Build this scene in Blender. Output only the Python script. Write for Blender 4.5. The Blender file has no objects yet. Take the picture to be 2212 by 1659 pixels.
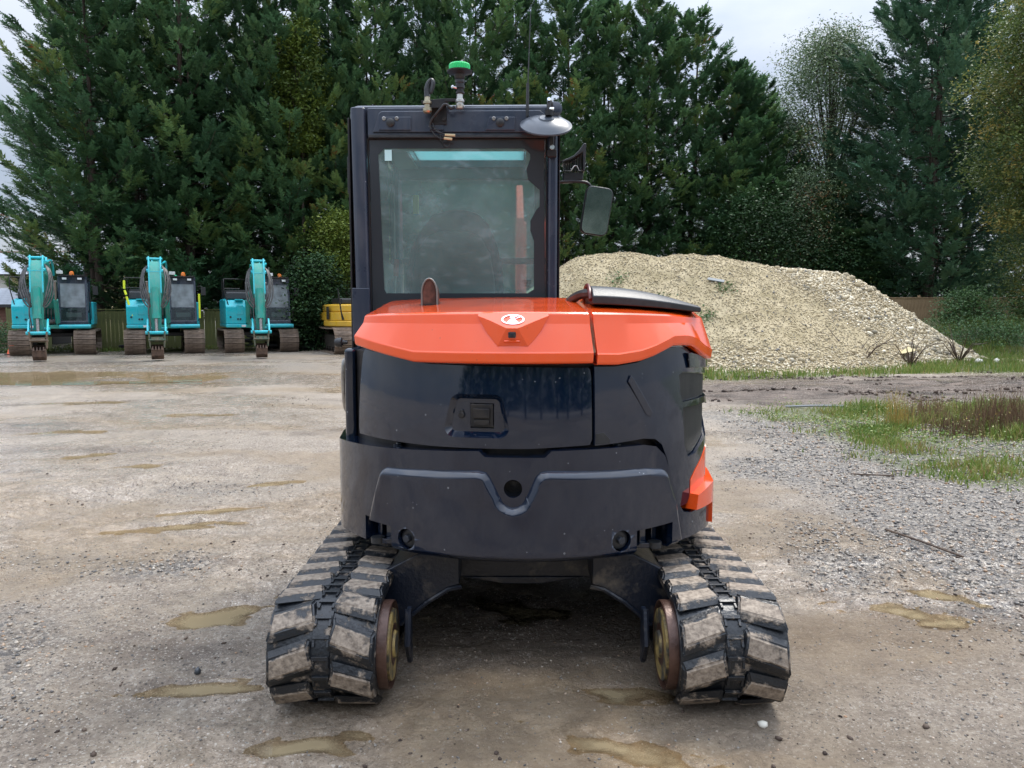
import bpy, bmesh, math, random
import numpy as np
from mathutils import Vector, Matrix, Euler
R = math.radians
random.seed(7)
rng = np.random.default_rng(11)
SC = bpy.context.scene
COL = SC.collection

# ------------------------------------------------------------------ camera, world, sun, exposure
cam_d = bpy.data.cameras.new('camera'); cam = bpy.data.objects.new('camera', cam_d); COL.objects.link(cam)
cam.location = (0, 0, 1.55); cam.rotation_euler = (R(90 - 5.4), 0, 0)
cam_d.sensor_width = 36.0; cam_d.lens = 36.0 * 1662 / 2212; cam_d.clip_end = 2000; cam_d.clip_start = 0.05
SC.camera = cam

world = bpy.data.worlds.new('World'); SC.world = world; world.use_nodes = True
SUN_EL, SUN_AZ = R(58), R(35)       # azimuth from +Y (into the picture) towards +X
def build_world():
    nt = world.node_tree; nt.nodes.clear(); N = nt.nodes.new; L = nt.links.new
    out = N('ShaderNodeOutputWorld'); bg = N('ShaderNodeBackground'); bg.inputs['Strength'].default_value = 0.1
    sky = N('ShaderNodeTexSky'); sky.sky_type = 'NISHITA'; sky.sun_disc = False
    sky.sun_elevation = SUN_EL; sky.sun_rotation = SUN_AZ; sky.air_density = 1.0; sky.dust_density = 2.0
    tc = N('ShaderNodeTexCoord'); sep = N('ShaderNodeSeparateXYZ'); L(tc.outputs['Generated'], sep.inputs[0])
    # overcast cloud deck: brighter towards the zenith (CIE overcast), with soft cloud structure
    mp = N('ShaderNodeMapping'); mp.inputs['Scale'].default_value = (1.6, 1.6, 4.5); L(tc.outputs['Generated'], mp.inputs[0])
    nz = N('ShaderNodeTexNoise'); nz.inputs['Scale'].default_value = 1.7; nz.inputs['Detail'].default_value = 7
    nz.inputs['Roughness'].default_value = 0.55; L(mp.outputs[0], nz.inputs['Vector'])
    cr = N('ShaderNodeValToRGB'); L(nz.outputs['Fac'], cr.inputs[0])
    cr.color_ramp.elements[0].position = 0.34; cr.color_ramp.elements[0].color = (0.62, 0.74, 0.95, 1)
    cr.color_ramp.elements[1].position = 0.62; cr.color_ramp.elements[1].color = (0.98, 1.05, 1.18, 1)
    pw = N('ShaderNodeMath'); pw.operation = 'POWER'; mx0 = N('ShaderNodeMath'); mx0.operation = 'MAXIMUM'; L(sep.outputs['Z'], mx0.inputs[0]); mx0.inputs[1].default_value = 0; L(mx0.outputs[0], pw.inputs[0]); pw.inputs[1].default_value = 1.9
    mr = N('ShaderNodeMapRange'); L(pw.outputs[0], mr.inputs['Value'])
    mr.inputs['From Min'].default_value = 0.0; mr.inputs['From Max'].default_value = 1.0
    mr.inputs['To Min'].default_value = 2.9; mr.inputs['To Max'].default_value = 18.0
    mul = N('ShaderNodeVectorMath'); mul.operation = 'SCALE'; L(cr.outputs['Color'], mul.inputs[0]); L(mr.outputs[0], mul.inputs['Scale'])
    mix = N('ShaderNodeMix'); mix.data_type = 'RGBA'; mix.inputs['Factor'].default_value = 0.88
    L(sky.outputs['Color'], mix.inputs['A']); L(mul.outputs['Vector'], mix.inputs['B'])
    L(mix.outputs['Result'], bg.inputs['Color']); L(bg.outputs[0], out.inputs['Surface'])
build_world()
sd = bpy.data.lights.new('sun', 'SUN'); sun = bpy.data.objects.new('sun', sd); COL.objects.link(sun)
sd.energy = 1.5; sd.angle = R(14); sd.color = (1.0, 0.95, 0.87)
sdir = Vector((math.sin(SUN_AZ) * math.cos(SUN_EL), math.cos(SUN_AZ) * math.cos(SUN_EL), math.sin(SUN_EL)))
sun.rotation_euler = sdir.to_track_quat('Z', 'Y').to_euler(); sun.location = sdir * 60
VS = SC.view_settings; VS.view_transform = 'Standard'; VS.look = 'None'; VS.gamma = 1.0; VS.use_curve_mapping = False
VS.exposure = 1.02

# ------------------------------------------------------------------ helpers
def _h(ix, iy, seed):
    n = (ix.astype(np.int64) * 374761393 + iy.astype(np.int64) * 668265263 + seed * 1442695041) & 0xFFFFFFFF
    n = ((n ^ (n >> 13)) * 1274126177) & 0xFFFFFFFF
    return ((n ^ (n >> 16)) & 0xFFFF) / 32767.5 - 1.0
def vn(x, y, s=0):
    x = np.asarray(x, float); y = np.asarray(y, float)
    ix = np.floor(x); iy = np.floor(y); fx = x - ix; fy = y - iy
    fx = fx * fx * (3 - 2 * fx); fy = fy * fy * (3 - 2 * fy)
    a = _h(ix, iy, s); b = _h(ix + 1, iy, s); c = _h(ix, iy + 1, s); d = _h(ix + 1, iy + 1, s)
    return (a + (b - a) * fx) * (1 - fy) + (c + (d - c) * fx) * fy
def fbm(x, y, s=0, o=4, f=1.0):
    r = 0; a = 1.0; t = 0
    for k in range(o):
        r = r + a * vn(x * f, y * f, s + k * 17); t += a; a *= .5; f *= 2.03
    return r / t
def sstep(a, b, x):
    t = np.clip((x - a) / (b - a), 0, 1); return t * t * (3 - 2 * t)

def new_mat(name):
    m = bpy.data.materials.new(name); m.use_nodes = True
    nt = m.node_tree; return m, nt, nt.nodes['Principled BSDF']
def mat(name, col, rough=.6, metal=0., col2=None, nscale=8., detail=5., lo=.35, hi=.65, bump=0., bscale=60., coat=0., spec=.5, rough2=None, stretch=None):
    m, nt, b = new_mat(name); N = nt.nodes.new; L = nt.links.new
    b.inputs['Base Color'].default_value = (*col, 1); b.inputs['Roughness'].default_value = rough
    b.inputs['Metallic'].default_value = metal; b.inputs['Specular IOR Level'].default_value = spec
    if coat: b.inputs['Coat Weight'].default_value = coat; b.inputs['Coat Roughness'].default_value = .04
    tc = N('ShaderNodeTexCoord'); vec = tc.outputs['Object']
    if stretch:
        mp = N('ShaderNodeMapping'); mp.inputs['Scale'].default_value = stretch; L(vec, mp.inputs[0]); vec = mp.outputs[0]
    if col2:
        nz = N('ShaderNodeTexNoise'); nz.inputs['Scale'].default_value = nscale; nz.inputs['Detail'].default_value = detail
        nz.inputs['Roughness'].default_value = .62
        L(vec, nz.inputs['Vector']); cr = N('ShaderNodeValToRGB'); L(nz.outputs['Fac'], cr.inputs[0])
        cr.color_ramp.elements[0].position = lo; cr.color_ramp.elements[0].color = (*col, 1)
        cr.color_ramp.elements[1].position = hi; cr.color_ramp.elements[1].color = (*col2, 1)
        L(cr.outputs[0], b.inputs['Base Color'])
        if rough2 is not None:
            mr = N('ShaderNodeMapRange'); L(nz.outputs['Fac'], mr.inputs[0]); mr.inputs[1].default_value = lo; mr.inputs[2].default_value = hi
            mr.inputs[3].default_value = rough; mr.inputs[4].default_value = rough2; L(mr.outputs[0], b.inputs['Roughness'])
    if bump:
        nb = N('ShaderNodeTexNoise'); nb.inputs['Scale'].default_value = bscale; nb.inputs['Detail'].default_value = 4; L(vec, nb.inputs['Vector'])
        bp = N('ShaderNodeBump'); bp.inputs['Strength'].default_value = bump; bp.inputs['Distance'].default_value = .01
        L(nb.outputs['Fac'], bp.inputs['Height']); L(bp.outputs[0], b.inputs['Normal'])
    return m

def paint(name, col, rough=.22, coat=.6, drops=True, dust=(.30, .27, .24), dustamt=.12, spec=.5):
    """sprayed machine paint, wet with rain drops, thin dust film"""
    m, nt, b = new_mat(name); N = nt.nodes.new; L = nt.links.new
    b.inputs['Coat Weight'].default_value = coat; b.inputs['Coat Roughness'].default_value = .05; b.inputs['Specular IOR Level'].default_value = spec
    tc = N('ShaderNodeTexCoord')
    n1 = N('ShaderNodeTexNoise'); n1.inputs['Scale'].default_value = 4.5; n1.inputs['Detail'].default_value = 6; L(tc.outputs['Object'], n1.inputs['Vector'])
    mp = N('ShaderNodeMapping'); mp.inputs['Scale'].default_value = (14, 14, 1.3); L(tc.outputs['Object'], mp.inputs[0])
    n2 = N('ShaderNodeTexNoise'); n2.inputs['Scale'].default_value = 2.; n2.inputs['Detail'].default_value = 4; L(mp.outputs[0], n2.inputs['Vector'])
    ml = N('ShaderNodeMath'); ml.operation = 'MULTIPLY'; L(n1.outputs['Fac'], ml.inputs[0]); L(n2.outputs['Fac'], ml.inputs[1])
    mr = N('ShaderNodeMapRange'); L(ml.outputs[0], mr.inputs[0]); mr.inputs[1].default_value = .2; mr.inputs[2].default_value = .42
    mr.inputs[3].default_value = 0; mr.inputs[4].default_value = dustamt
    mx = N('ShaderNodeMix'); mx.data_type = 'RGBA'; L(mr.outputs[0], mx.inputs['Factor'])
    mx.inputs['A'].default_value = (*col, 1); mx.inputs['B'].default_value = (*dust, 1)
    src = mx.outputs['Result']
    rr = N('ShaderNodeMapRange'); L(n1.outputs['Fac'], rr.inputs[0]); rr.inputs[1].default_value = .35; rr.inputs[2].default_value = .7
    rr.inputs[3].default_value = rough * .7; rr.inputs[4].default_value = rough * 1.5; L(rr.outputs[0], b.inputs['Roughness'])
    # drops / dirt specks
    vo = N('ShaderNodeTexVoronoi'); vo.inputs['Scale'].default_value = 60; L(tc.outputs['Object'], vo.inputs['Vector'])
    n3 = N('ShaderNodeTexNoise'); n3.inputs['Scale'].default_value = 9; L(tc.outputs['Object'], n3.inputs['Vector'])
    sepc = N('ShaderNodeSeparateColor'); L(vo.outputs['Color'], sepc.inputs[0])
    th = N('ShaderNodeMapRange'); L(sepc.outputs[0], th.inputs[0]); th.inputs[1].default_value = .80; th.inputs[2].default_value = 1.; th.inputs[3].default_value = 0; th.inputs[4].default_value = .24
    gt = N('ShaderNodeMath'); gt.operation = 'LESS_THAN'; L(vo.outputs['Distance'], gt.inputs[0]); L(th.outputs[0], gt.inputs[1])
    if drops:
        g2 = N('ShaderNodeMath'); g2.operation = 'GREATER_THAN'; L(n3.outputs['Fac'], g2.inputs[0]); g2.inputs[1].default_value = .58
        g3 = N('ShaderNodeMath'); g3.operation = 'MULTIPLY'; L(gt.outputs[0], g3.inputs[0]); L(g2.outputs[0], g3.inputs[1])
        g4 = N('ShaderNodeMath'); g4.operation = 'MULTIPLY'; L(g3.outputs[0], g4.inputs[0]); g4.inputs[1].default_value = .35
        m2 = N('ShaderNodeMix'); m2.data_type = 'RGBA'; L(g4.outputs[0], m2.inputs['Factor']); L(src, m2.inputs['A'])
        m2.inputs['B'].default_value = (.55, .56, .56, 1) if sum(col) < .3 else (.25, .06, .03, 1); src = m2.outputs['Result']
    L(src, b.inputs['Base Color'])
    bp = N('ShaderNodeBump'); bp.inputs['Strength'].default_value = .13; bp.inputs['Distance'].default_value = .02
    n4 = N('ShaderNodeTexNoise'); n4.inputs['Scale'].default_value = 3.; L(tc.outputs['Object'], n4.inputs['Vector'])
    L(n4.outputs['Fac'], bp.inputs['Height']); L(bp.outputs[0], b.inputs['Normal']); L(bp.outputs[0], b.inputs['Coat Normal'])
    return m

class MB:
    def __init__(s): s.v = []; s.f = []
    def add(s, v, f):
        o = len(s.v); s.v += [tuple(p) for p in v]; s.f += [tuple(i + o for i in q) for q in f]; return s
    def box(s, c, d, rot=None, taper=1.0):
        x, y, z = d[0] / 2, d[1] / 2, d[2] / 2
        v = [Vector(p) for p in [(-x, -y, -z), (x, -y, -z), (x, y, -z), (-x, y, -z), (-x * taper, -y * taper, z), (x * taper, -y * taper, z), (x * taper, y * taper, z), (-x * taper, y * taper, z)]]
        M = Euler(rot).to_matrix() if rot else Matrix.Identity(3)
        return s.add([M @ p + Vector(c) for p in v], [(0, 3, 2, 1), (4, 5, 6, 7), (0, 1, 5, 4), (1, 2, 6, 5), (2, 3, 7, 6), (3, 0, 4, 7)])
    def bx(s, x0, x1, y0, y1, z0, z1): return s.box(((x0 + x1) / 2, (y0 + y1) / 2, (z0 + z1) / 2), (abs(x1 - x0), abs(y1 - y0), abs(z1 - z0)))
    def cyl(s, a, b, r0, r1=None, n=16, cap=True):
        r1 = r0 if r1 is None else r1; a = Vector(a); b = Vector(b); d = (b - a).normalized()
        u = d.orthogonal().normalized(); w = d.cross(u)
        v = [a + (u * math.cos(t) + w * math.sin(t)) * r0 for t in [2 * math.pi * i / n for i in range(n)]] + \
            [b + (u * math.cos(t) + w * math.sin(t)) * r1 for t in [2 * math.pi * i / n for i in range(n)]]
        f = [(i, (i + 1) % n, n + (i + 1) % n, n + i) for i in range(n)]
        if cap: f += [tuple(range(n - 1, -1, -1)), tuple(range(n, 2 * n))]
        return s.add(v, f)
    def tube(s, pts, r, n=8, smooth=0):
        pts = [Vector(p) for p in pts]
        for _ in range(smooth):
            q = [pts[0]]
            for i in range(len(pts) - 1): q += [pts[i] * .75 + pts[i + 1] * .25, pts[i] * .25 + pts[i + 1] * .75]
            pts = q + [pts[-1]]
        rs = r if isinstance(r, (list, tuple)) else [r] * len(pts)
        if len(rs) != len(pts): rs = list(np.interp(np.linspace(0, 1, len(pts)), np.linspace(0, 1, len(rs)), rs))
        v = []; u = None
        for i, p in enumerate(pts):
            d = (pts[min(i + 1, len(pts) - 1)] - pts[max(i - 1, 0)]).normalized()
            if u is None: u = d.orthogonal().normalized()
            u = (u - d * u.dot(d)); u = u.normalized() if u.length > 1e-6 else d.orthogonal().normalized()
            w = d.cross(u)
            v += [p + (u * math.cos(t) + w * math.sin(t)) * rs[i] for t in [2 * math.pi * k / n for k in range(n)]]
        f = []
        for i in range(len(pts) - 1):
            for k in range(n): f.append((i * n + k, i * n + (k + 1) % n, (i + 1) * n + (k + 1) % n, (i + 1) * n + k))
        f += [tuple(range(n - 1, -1, -1)), tuple(range((len(pts) - 1) * n, len(pts) * n))]
        return s.add(v, f)
    def lathe(s, c, axis, prof, n=24):
        """prof: list of (radius, height along axis)"""
        c = Vector(c); d = Vector(axis).normalized(); u = d.orthogonal().normalized(); w = d.cross(u); v = []; m = len(prof)
        for (r, h) in prof:
            v += [c + d * h + (u * math.cos(2 * math.pi * i / n) + w * math.sin(2 * math.pi * i / n)) * max(r, 1e-5) for i in range(n)]
        f = [(j * n + i, j * n + (i + 1) % n, (j + 1) * n + (i + 1) % n, (j + 1) * n + i) for j in range(m - 1) for i in range(n)]
        f += [tuple(range(n - 1, -1, -1)), tuple(range((m - 1) * n, m * n))]
        return s.add(v, f)
    def prism(s, poly, axis, a, b):
        """poly 2D extruded along axis 'x','y','z' from a to b"""
        def P(p, t): return (t, p[0], p[1]) if axis == 'x' else (p[0], t, p[1]) if axis == 'y' else (p[0], p[1], t)
        n = len(poly)
        v = [P(p, a) for p in poly] + [P(p, b) for p in poly]
        return s.add(v, [tuple(range(n)), tuple(range(2 * n - 1, n - 1, -1))] + [(i, n + i, n + (i + 1) % n, (i + 1) % n) for i in range(n)])

def finish(me, sm=35, recalc=True):
    if recalc:
        bm = bmesh.new(); bm.from_mesh(me); bmesh.ops.recalc_face_normals(bm, faces=bm.faces); bm.to_mesh(me); bm.free()
    if sm is not None:
        me.shade_smooth(); me.set_sharp_from_angle(angle=R(sm))
def link(name, me, m, parent=None, loc=None, rot=None):
    o = bpy.data.objects.new(name, me); COL.objects.link(o)
    if m is not None and me is not None and not me.materials: me.materials.append(m)
    if parent: o.parent = parent
    if loc: o.location = loc
    if rot: o.rotation_euler = rot
    return o
def part(name, mb, m, parent=None, bevel=0, seg=2, sm=35, loc=None, rot=None):
    me = bpy.data.meshes.new(name); me.from_pydata(mb.v, [], mb.f); me.update(); finish(me, sm)
    o = link(name, me, m, parent, loc, rot)
    if bevel:
        b = o.modifiers.new('b', 'BEVEL'); b.width = bevel; b.segments = seg; b.limit_method = 'ANGLE'; b.angle_limit = R(32); b.harden_normals = True
    return o
def tag(o, label=None, cat=None, group=None, kind=None):
    if label: o['label'] = label
    if cat: o['category'] = cat
    if group: o['group'] = group
    if kind: o['kind'] = kind
    return o
def thing(name, label, cat, loc=(0, 0, 0), rz=0, group=None):
    o = bpy.data.objects.new(name, None); COL.objects.link(o); o.location = loc; o.rotation_euler = (0, 0, rz); o.empty_display_size = .2
    return tag(o, label, cat, group)
def np_mesh(name, V, F, attrs=None, smooth=False, m=None):
    """V (n,3) float, F (m,3|4) int"""
    V = np.asarray(V, np.float32); F = np.asarray(F, np.int32); k = F.shape[1]
    me = bpy.data.meshes.new(name); me.vertices.add(len(V)); me.vertices.foreach_set('co', V.ravel())
    me.loops.add(F.size); me.loops.foreach_set('vertex_index', F.ravel())
    me.polygons.add(len(F)); me.polygons.foreach_set('loop_start', np.arange(0, F.size, k, dtype=np.int32))
    me.polygons.foreach_set('use_smooth', np.full(len(F), smooth, bool))
    me.update(calc_edges=True)
    for n_, a in (attrs or {}).items():
        at = me.attributes.new(n_, 'FLOAT', 'POINT'); at.data.foreach_set('value', np.asarray(a, np.float32))
    if m: me.materials.append(m)
    return me
def unfont(t):
    bpy.context.view_layer.update(); me = bpy.data.meshes.new_from_object(t.evaluated_get(bpy.context.evaluated_depsgraph_get())); o = bpy.data.objects.new('lettering', me); COL.objects.link(o); o.parent = t.parent; o.location = t.location; o.rotation_euler = t.rotation_euler
    bpy.data.objects.remove(t); return o
cab_ok = True
def wn(o):
    for m_ in o.modifiers:
        if m_.type == 'BEVEL': m_.harden_normals = False
    w = o.modifiers.new('w', 'WEIGHTED_NORMAL'); w.keep_sharp = True; w.weight = 80
def apply_bool(o, cutters, op='DIFFERENCE'):
    for mb in cutters:
        me = bpy.data.meshes.new('c'); me.from_pydata(mb.v, [], mb.f); me.update(); finish(me, None)
        c = bpy.data.objects.new('c', me); COL.objects.link(c); c.matrix_world = o.matrix_world.copy() if o.parent is None else Matrix.Translation(mini.location) if cab_ok else o.matrix_world.copy()
        md = o.modifiers.new('x', 'BOOLEAN'); md.object = c; md.operation = op; md.solver = 'EXACT'
        bpy.context.view_layer.update()
        dg = bpy.context.evaluated_depsgraph_get(); ne = bpy.data.meshes.new_from_object(o.evaluated_get(dg))
        o.modifiers.remove(md); o.data = ne; bpy.data.objects.remove(c)
    return o

# ------------------------------------------------------------------ materials
NAVY = (.013, .018, .030)
M_navy = paint('navy_paint', (.003, .009, .024), .08, .7, dustamt=.012, spec=.4)
M_cast = paint('counterweight_paint', (.0035, .009, .024), .09, .7, dustamt=.015, spec=.35)
M_orange = paint('orange_paint', (.92, .092, .008), .16, .7, dust=(.6, .3, .2), dustamt=.03)
M_teal = paint('teal_paint', (.01, .50, .58), .35, .25, drops=False, dustamt=.2)
M_teal2 = paint('teal_boom_paint', (.015, .30, .24), .4, .2, drops=False, dustamt=.3)
M_yellow = paint('yellow_paint', (.72, .42, .03), .35, .25, drops=False, dustamt=.2)
M_blackp = mat('black_plastic', (.014, .015, .017), .38, col2=(.03, .031, .033), nscale=30, bump=.15, bscale=400)
M_blackm = mat('black_steel', (.012, .013, .016), .45, .3, col2=(.035, .03, .027), nscale=20)
M_cabgrey = paint('cab_paint', (.022, .032, .056), .3, .5, dustamt=.1)
M_rubberseal = mat('rubber_seal', (.008, .008, .009), .7)
M_steel = mat('bare_steel', (.45, .44, .42), .3, .9, col2=(.25, .22, .2), nscale=30)
M_chrome = mat('chrome', (.8, .82, .84), .12, 1.)
M_rust = mat('rusty_rim', (.045, .020, .013), .38, .3, col2=(.12, .065, .048), nscale=12, lo=.3, hi=.75, bump=.2)
M_mudyel = mat('muddy_disc', (.05, .045, .035), .6, col2=(.34, .24, .08), nscale=9, lo=.42, hi=.6, bump=.5, bscale=80)
M_frame = mat('muddy_undercarriage', (.008, .012, .022), .35, col2=(.10, .085, .07), nscale=9, lo=.55, hi=.72, bump=.3, bscale=60)
M_pad = mat('dusty_track_steel', (.13, .095, .07), .6, .15, col2=(.27, .20, .15), nscale=7, bump=.4, bscale=40)
M_paddark = mat('track_dark', (.02, .017, .015), .7, col2=(.06, .045, .035), nscale=10)
M_lamp = mat('lamp_lens', (.75, .76, .76), .2)
M_amber = mat('amber_lens', (.85, .22, .03), .25)
M_hose = mat('hydraulic_hose', (.02, .02, .02), .5, col2=(.10, .095, .09), nscale=5)
M_foam = mat('yellow_foam', (.75, .85, .04), .7)
M_seat = mat('seat_cloth', (.025, .032, .036), .85, bump=.2, bscale=300)
M_int = mat('cab_interior', (.05, .06, .06), .7)
M_intl = mat('cab_interior_light', (.22, .24, .23), .7)
M_red = mat('red_plastic', (.7, .05, .03), .4)
M_tape = mat('tan_tape', (.62, .50, .30), .6)
M_white = mat('white_plastic', (.8, .8, .8), .5)

def glass(name, tint=(.62, .86, .82), film=.10, filmcol=(.30, .42, .42), rough=.02, refl=1.0, ior=1.52):
    m = bpy.data.materials.new(name); m.use_nodes = True; nt = m.node_tree; nt.nodes.clear(); N = nt.nodes.new; L = nt.links.new
    out = N('ShaderNodeOutputMaterial'); tr = N('ShaderNodeBsdfTransparent'); tr.inputs[0].default_value = (*tint, 1)
    gl = N('ShaderNodeBsdfGlossy'); gl.inputs['Roughness'].default_value = rough; gl.inputs['Color'].default_value = (refl, refl, refl, 1)
    fr = N('ShaderNodeFresnel'); fr.inputs['IOR'].default_value = ior
    mx = N('ShaderNodeMixShader'); L(fr.outputs[0], mx.inputs[0]); L(tr.outputs[0], mx.inputs[1]); L(gl.outputs[0], mx.inputs[2])
    df = N('ShaderNodeBsdfDiffuse'); df.inputs[0].default_value = (*filmcol, 1)
    nz = N('ShaderNodeTexNoise'); nz.inputs['Scale'].default_value = 3.; nz.inputs['Detail'].default_value = 5
    tc = N('ShaderNodeTexCoord'); L(tc.outputs['Object'], nz.inputs['Vector'])
    mr = N('ShaderNodeMapRange'); L(nz.outputs['Fac'], mr.inputs[0]); mr.inputs[1].default_value = .3; mr.inputs[2].default_value = .7
    mr.inputs[3].default_value = film * .6; mr.inputs[4].default_value = film * 1.5
    m2 = N('ShaderNodeMixShader'); L(mr.outputs[0], m2.inputs[0]); L(mx.outputs[0], m2.inputs[1]); L(df.outputs[0], m2.inputs[2])
    L(m2.outputs[0], out.inputs[0]); return m
M_glass = glass('tinted_rear_glass', tint=(.62, .90, .86), film=.21, filmcol=(.42, .62, .60), ior=1.9)  # milky teal film colour paints in the sky reflected by the pane
M_glassf = glass('hazed_windscreen', tint=(.75, .9, .88), film=.38, filmcol=(.42, .56, .54))  # pale film colour stands in for haze and reflection on the windscreen
M_glass2 = glass('cab_glass', tint=(.80, .93, .90), film=.05)
M_glassx = glass('pale_film_cab_glass', tint=(.5, .6, .62), film=.45, filmcol=(.42, .47, .50))  # thick pale blue-grey film over these panes
M_mirror = mat('mirror_glass', (.16, .25, .24), .16, 1., col2=(.36, .48, .47), nscale=7)  # dark teal tones paint in the trees the mirrors would reflect
M_frit = mat('glass_border_print', (.035, .040, .046), .12, spec=.6)

def rubber():
    m, nt, b = new_mat('muddy_rubber'); N = nt.nodes.new; L = nt.links.new
    tc = N('ShaderNodeTexCoord'); at = N('ShaderNodeAttribute'); at.attribute_name = 'top'
    nz = N('ShaderNodeTexNoise'); nz.inputs['Scale'].default_value = 13; nz.inputs['Detail'].default_value = 8; nz.inputs['Roughness'].default_value = .65
    oi = N('ShaderNodeObjectInfo'); vm = N('ShaderNodeVectorMath'); vm.operation = 'ADD'
    cb = N('ShaderNodeCombineXYZ'); ms = N('ShaderNodeMath'); ms.operation = 'MULTIPLY'; L(oi.outputs['Random'], ms.inputs[0]); ms.inputs[1].default_value = 40
    L(ms.outputs[0], cb.inputs[0]); L(tc.outputs['Object'], vm.inputs[0]); L(cb.outputs[0], vm.inputs[1]); L(vm.outputs[0], nz.inputs['Vector'])
    # mud where top attribute + noise is high
    ad = N('ShaderNodeMath'); ad.operation = 'ADD'; L(at.outputs['Fac'], ad.inputs[0]); L(nz.outputs['Fac'], ad.inputs[1])
    mr = N('ShaderNodeMapRange'); L(ad.outputs[0], mr.inputs[0]); mr.inputs[1].default_value = .99; mr.inputs[2].default_value = 1.09
    n2 = N('ShaderNodeTexNoise'); n2.inputs['Scale'].default_value = 60; n2.inputs['Detail'].default_value = 5; L(vm.outputs[0], n2.inputs['Vector'])
    cr = N('ShaderNodeValToRGB'); L(n2.outputs['Fac'], cr.inputs[0]); cr.color_ramp.elements[0].position = .3; cr.color_ramp.elements[0].color = (.13, .098, .072, 1)
    cr.color_ramp.elements[1].position = .7; cr.color_ramp.elements[1].color = (.37, .30, .23, 1)
    mx = N('ShaderNodeMix'); mx.data_type = 'RGBA'; L(mr.outputs[0], mx.inputs['Factor']); mx.inputs['A'].default_value = (.010, .012, .015, 1); L(cr.outputs[0], mx.inputs['B'])
    L(mx.outputs['Result'], b.inputs['Base Color'])
    r2 = N('ShaderNodeMapRange'); L(mr.outputs[0], r2.inputs[0]); r2.inputs[3].default_value = .34; r2.inputs[4].default_value = .7; L(r2.outputs[0], b.inputs['Roughness'])
    bp = N('ShaderNodeBump'); bp.inputs['Strength'].default_value = .5; bp.inputs['Distance'].default_value = .006
    a2 = N('ShaderNodeMath'); a2.operation = 'ADD'; L(mr.outputs[0], a2.inputs[0]); L(n2.outputs['Fac'], a2.inputs[1]); L(a2.outputs[0], bp.inputs['Height']); L(bp.outputs[0], b.inputs['Normal'])
    return m
M_rubber = rubber()

# ------------------------------------------------------------------ ground
PUD = [  # x, y, semi-axis x, semi-axis y, rotation deg, depth
    (-11.6, 18.9, 3.4, 1.45, 8, .06), (-9.0, 16.9, 2.6, .42, 6, .05), (-13.5, 17.0, 2.6, .9, 0, .05),
    (-1.50, 3.86, .26, .10, 38, .035), (-1.31, 3.07, .26, .055, 4, .03), (-.04, 3.99, .22, .10, -30, .03),
    (.41, 3.02, .14, .045, -12, .025), (1.98, 3.86, .20, .075, -25, .03), (2.35, 4.1, .16, .06, -20, .025), (.36, 2.62, .26, .05, -25, .025), (-.75, 2.66, .22, .06, 12, .025),
    (-6.95, 13.1, .55, .2, 8, .04), (-4.63, 8.25, .28, .1, 25, .03), (-3.68, 7.67, .17, .10, 10, .03), (-2.25, 6.85, .22, .07, 25, .03),
    (-2.6, 5.45, .45, .07, 22, .03), (-5.8, 9.9, .5, .12, 12, .03), (-2.4, 5.95, .4, .06, 20, .025), (-4.6, 11.5, .5, .12, -5, .03), (-1.05, 2.25, .2, .05, 12, .02)]
def gh(x, y):
    x = np.atleast_1d(np.asarray(x, float)); y = np.atleast_1d(np.asarray(y, float)); sc_ = x.size == 1
    x, y = np.broadcast_arrays(x, y)
    z = fbm(x, y, 3, 3, .45) * .028 + fbm(x * .8, y * 1.3, 9, 4, 3.2) * .020 + fbm(x, y, 23, 3, 14.) * .013 - np.abs(fbm(x * .7, y * 1.6, 29, 3, 5.)) * .022
    # old wheel and track marks
    d1 = (x + 3.4) * .55 + (y - 6.5) * -.35; z = z - .016 * np.exp(-((d1) / .28) ** 4) * (1 + 1.0 * np.sin((x * .5 + y) * 38)) * sstep(2, 4, y) * (1 - sstep(11, 14, y))
    for cx in (-.72, .84):
        k = np.exp(-((x - cx - .1 * (3 - y)) / .21) ** 6) * sstep(-6, -2, y) * (1 - sstep(2.75, 2.95, y)); z = z * (1 - .6 * k) - .012 * k * (1 + 1.3 * np.sin((y + np.abs(x - cx) * .5) * 43))
    # churned rutted mud on the right
    mm = np.exp(-((y - (15.0 + .18 * (x - 5))) / 2.1) ** 2) * sstep(2.6, 4.5, x)
    z = z + mm * (.07 * np.sin(y * 5.2 + x * .35 + 1.5 * fbm(x, y, 31, 2, .5)) + .07 * fbm(x * .6, y * 2.2, 41, 4, 1.3))
    # grassy bank rising on the right behind the heap
    b = sstep(13.5, 17.5, x - .1 * (y - 26)) * sstep(25.0, 30.5, y); z = z + 1.35 * b * (1 + .12 * fbm(x, y, 51, 3, .5))
    # flat under the machine's tracks
    for cx in (-.72, .84):
        k = np.exp(-((x - cx) / .34) ** 4 - ((y - 4.0) / 1.35) ** 4); z = z * (1 - k) - .004 * k
    for (px, py, a, c, r, d) in PUD:
        cr, sr = math.cos(R(r)), math.sin(R(r)); u = (x - px) * cr + (y - py) * sr; v = -(x - px) * sr + (y - py) * cr
        q = (u / a) ** 2 + (v / c) ** 2; m_ = q < 9
        if m_.any(): qq = q[m_] * np.exp(1.5 * fbm(u[m_] / a * 1.3 + px, v[m_] / c * .8 + py, 7, 4, 1.0)); z = z.copy(); z[m_] -= d * np.exp(-qq * .9)
    return float(z.ravel()[0]) if sc_ else z
def graded(c0, c1, step, lo, hi, g):
    a = list(np.arange(c0, c1, step)); s = step; p = a[-1]
    while p < hi: s = min(s * g, 12); p += s; a.append(p)
    s = step; p = a[0]; pre = []
    while p > lo: s = min(s * g, 12); p -= s; pre.append(p)
    return np.array(pre[::-1] + a)
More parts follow.
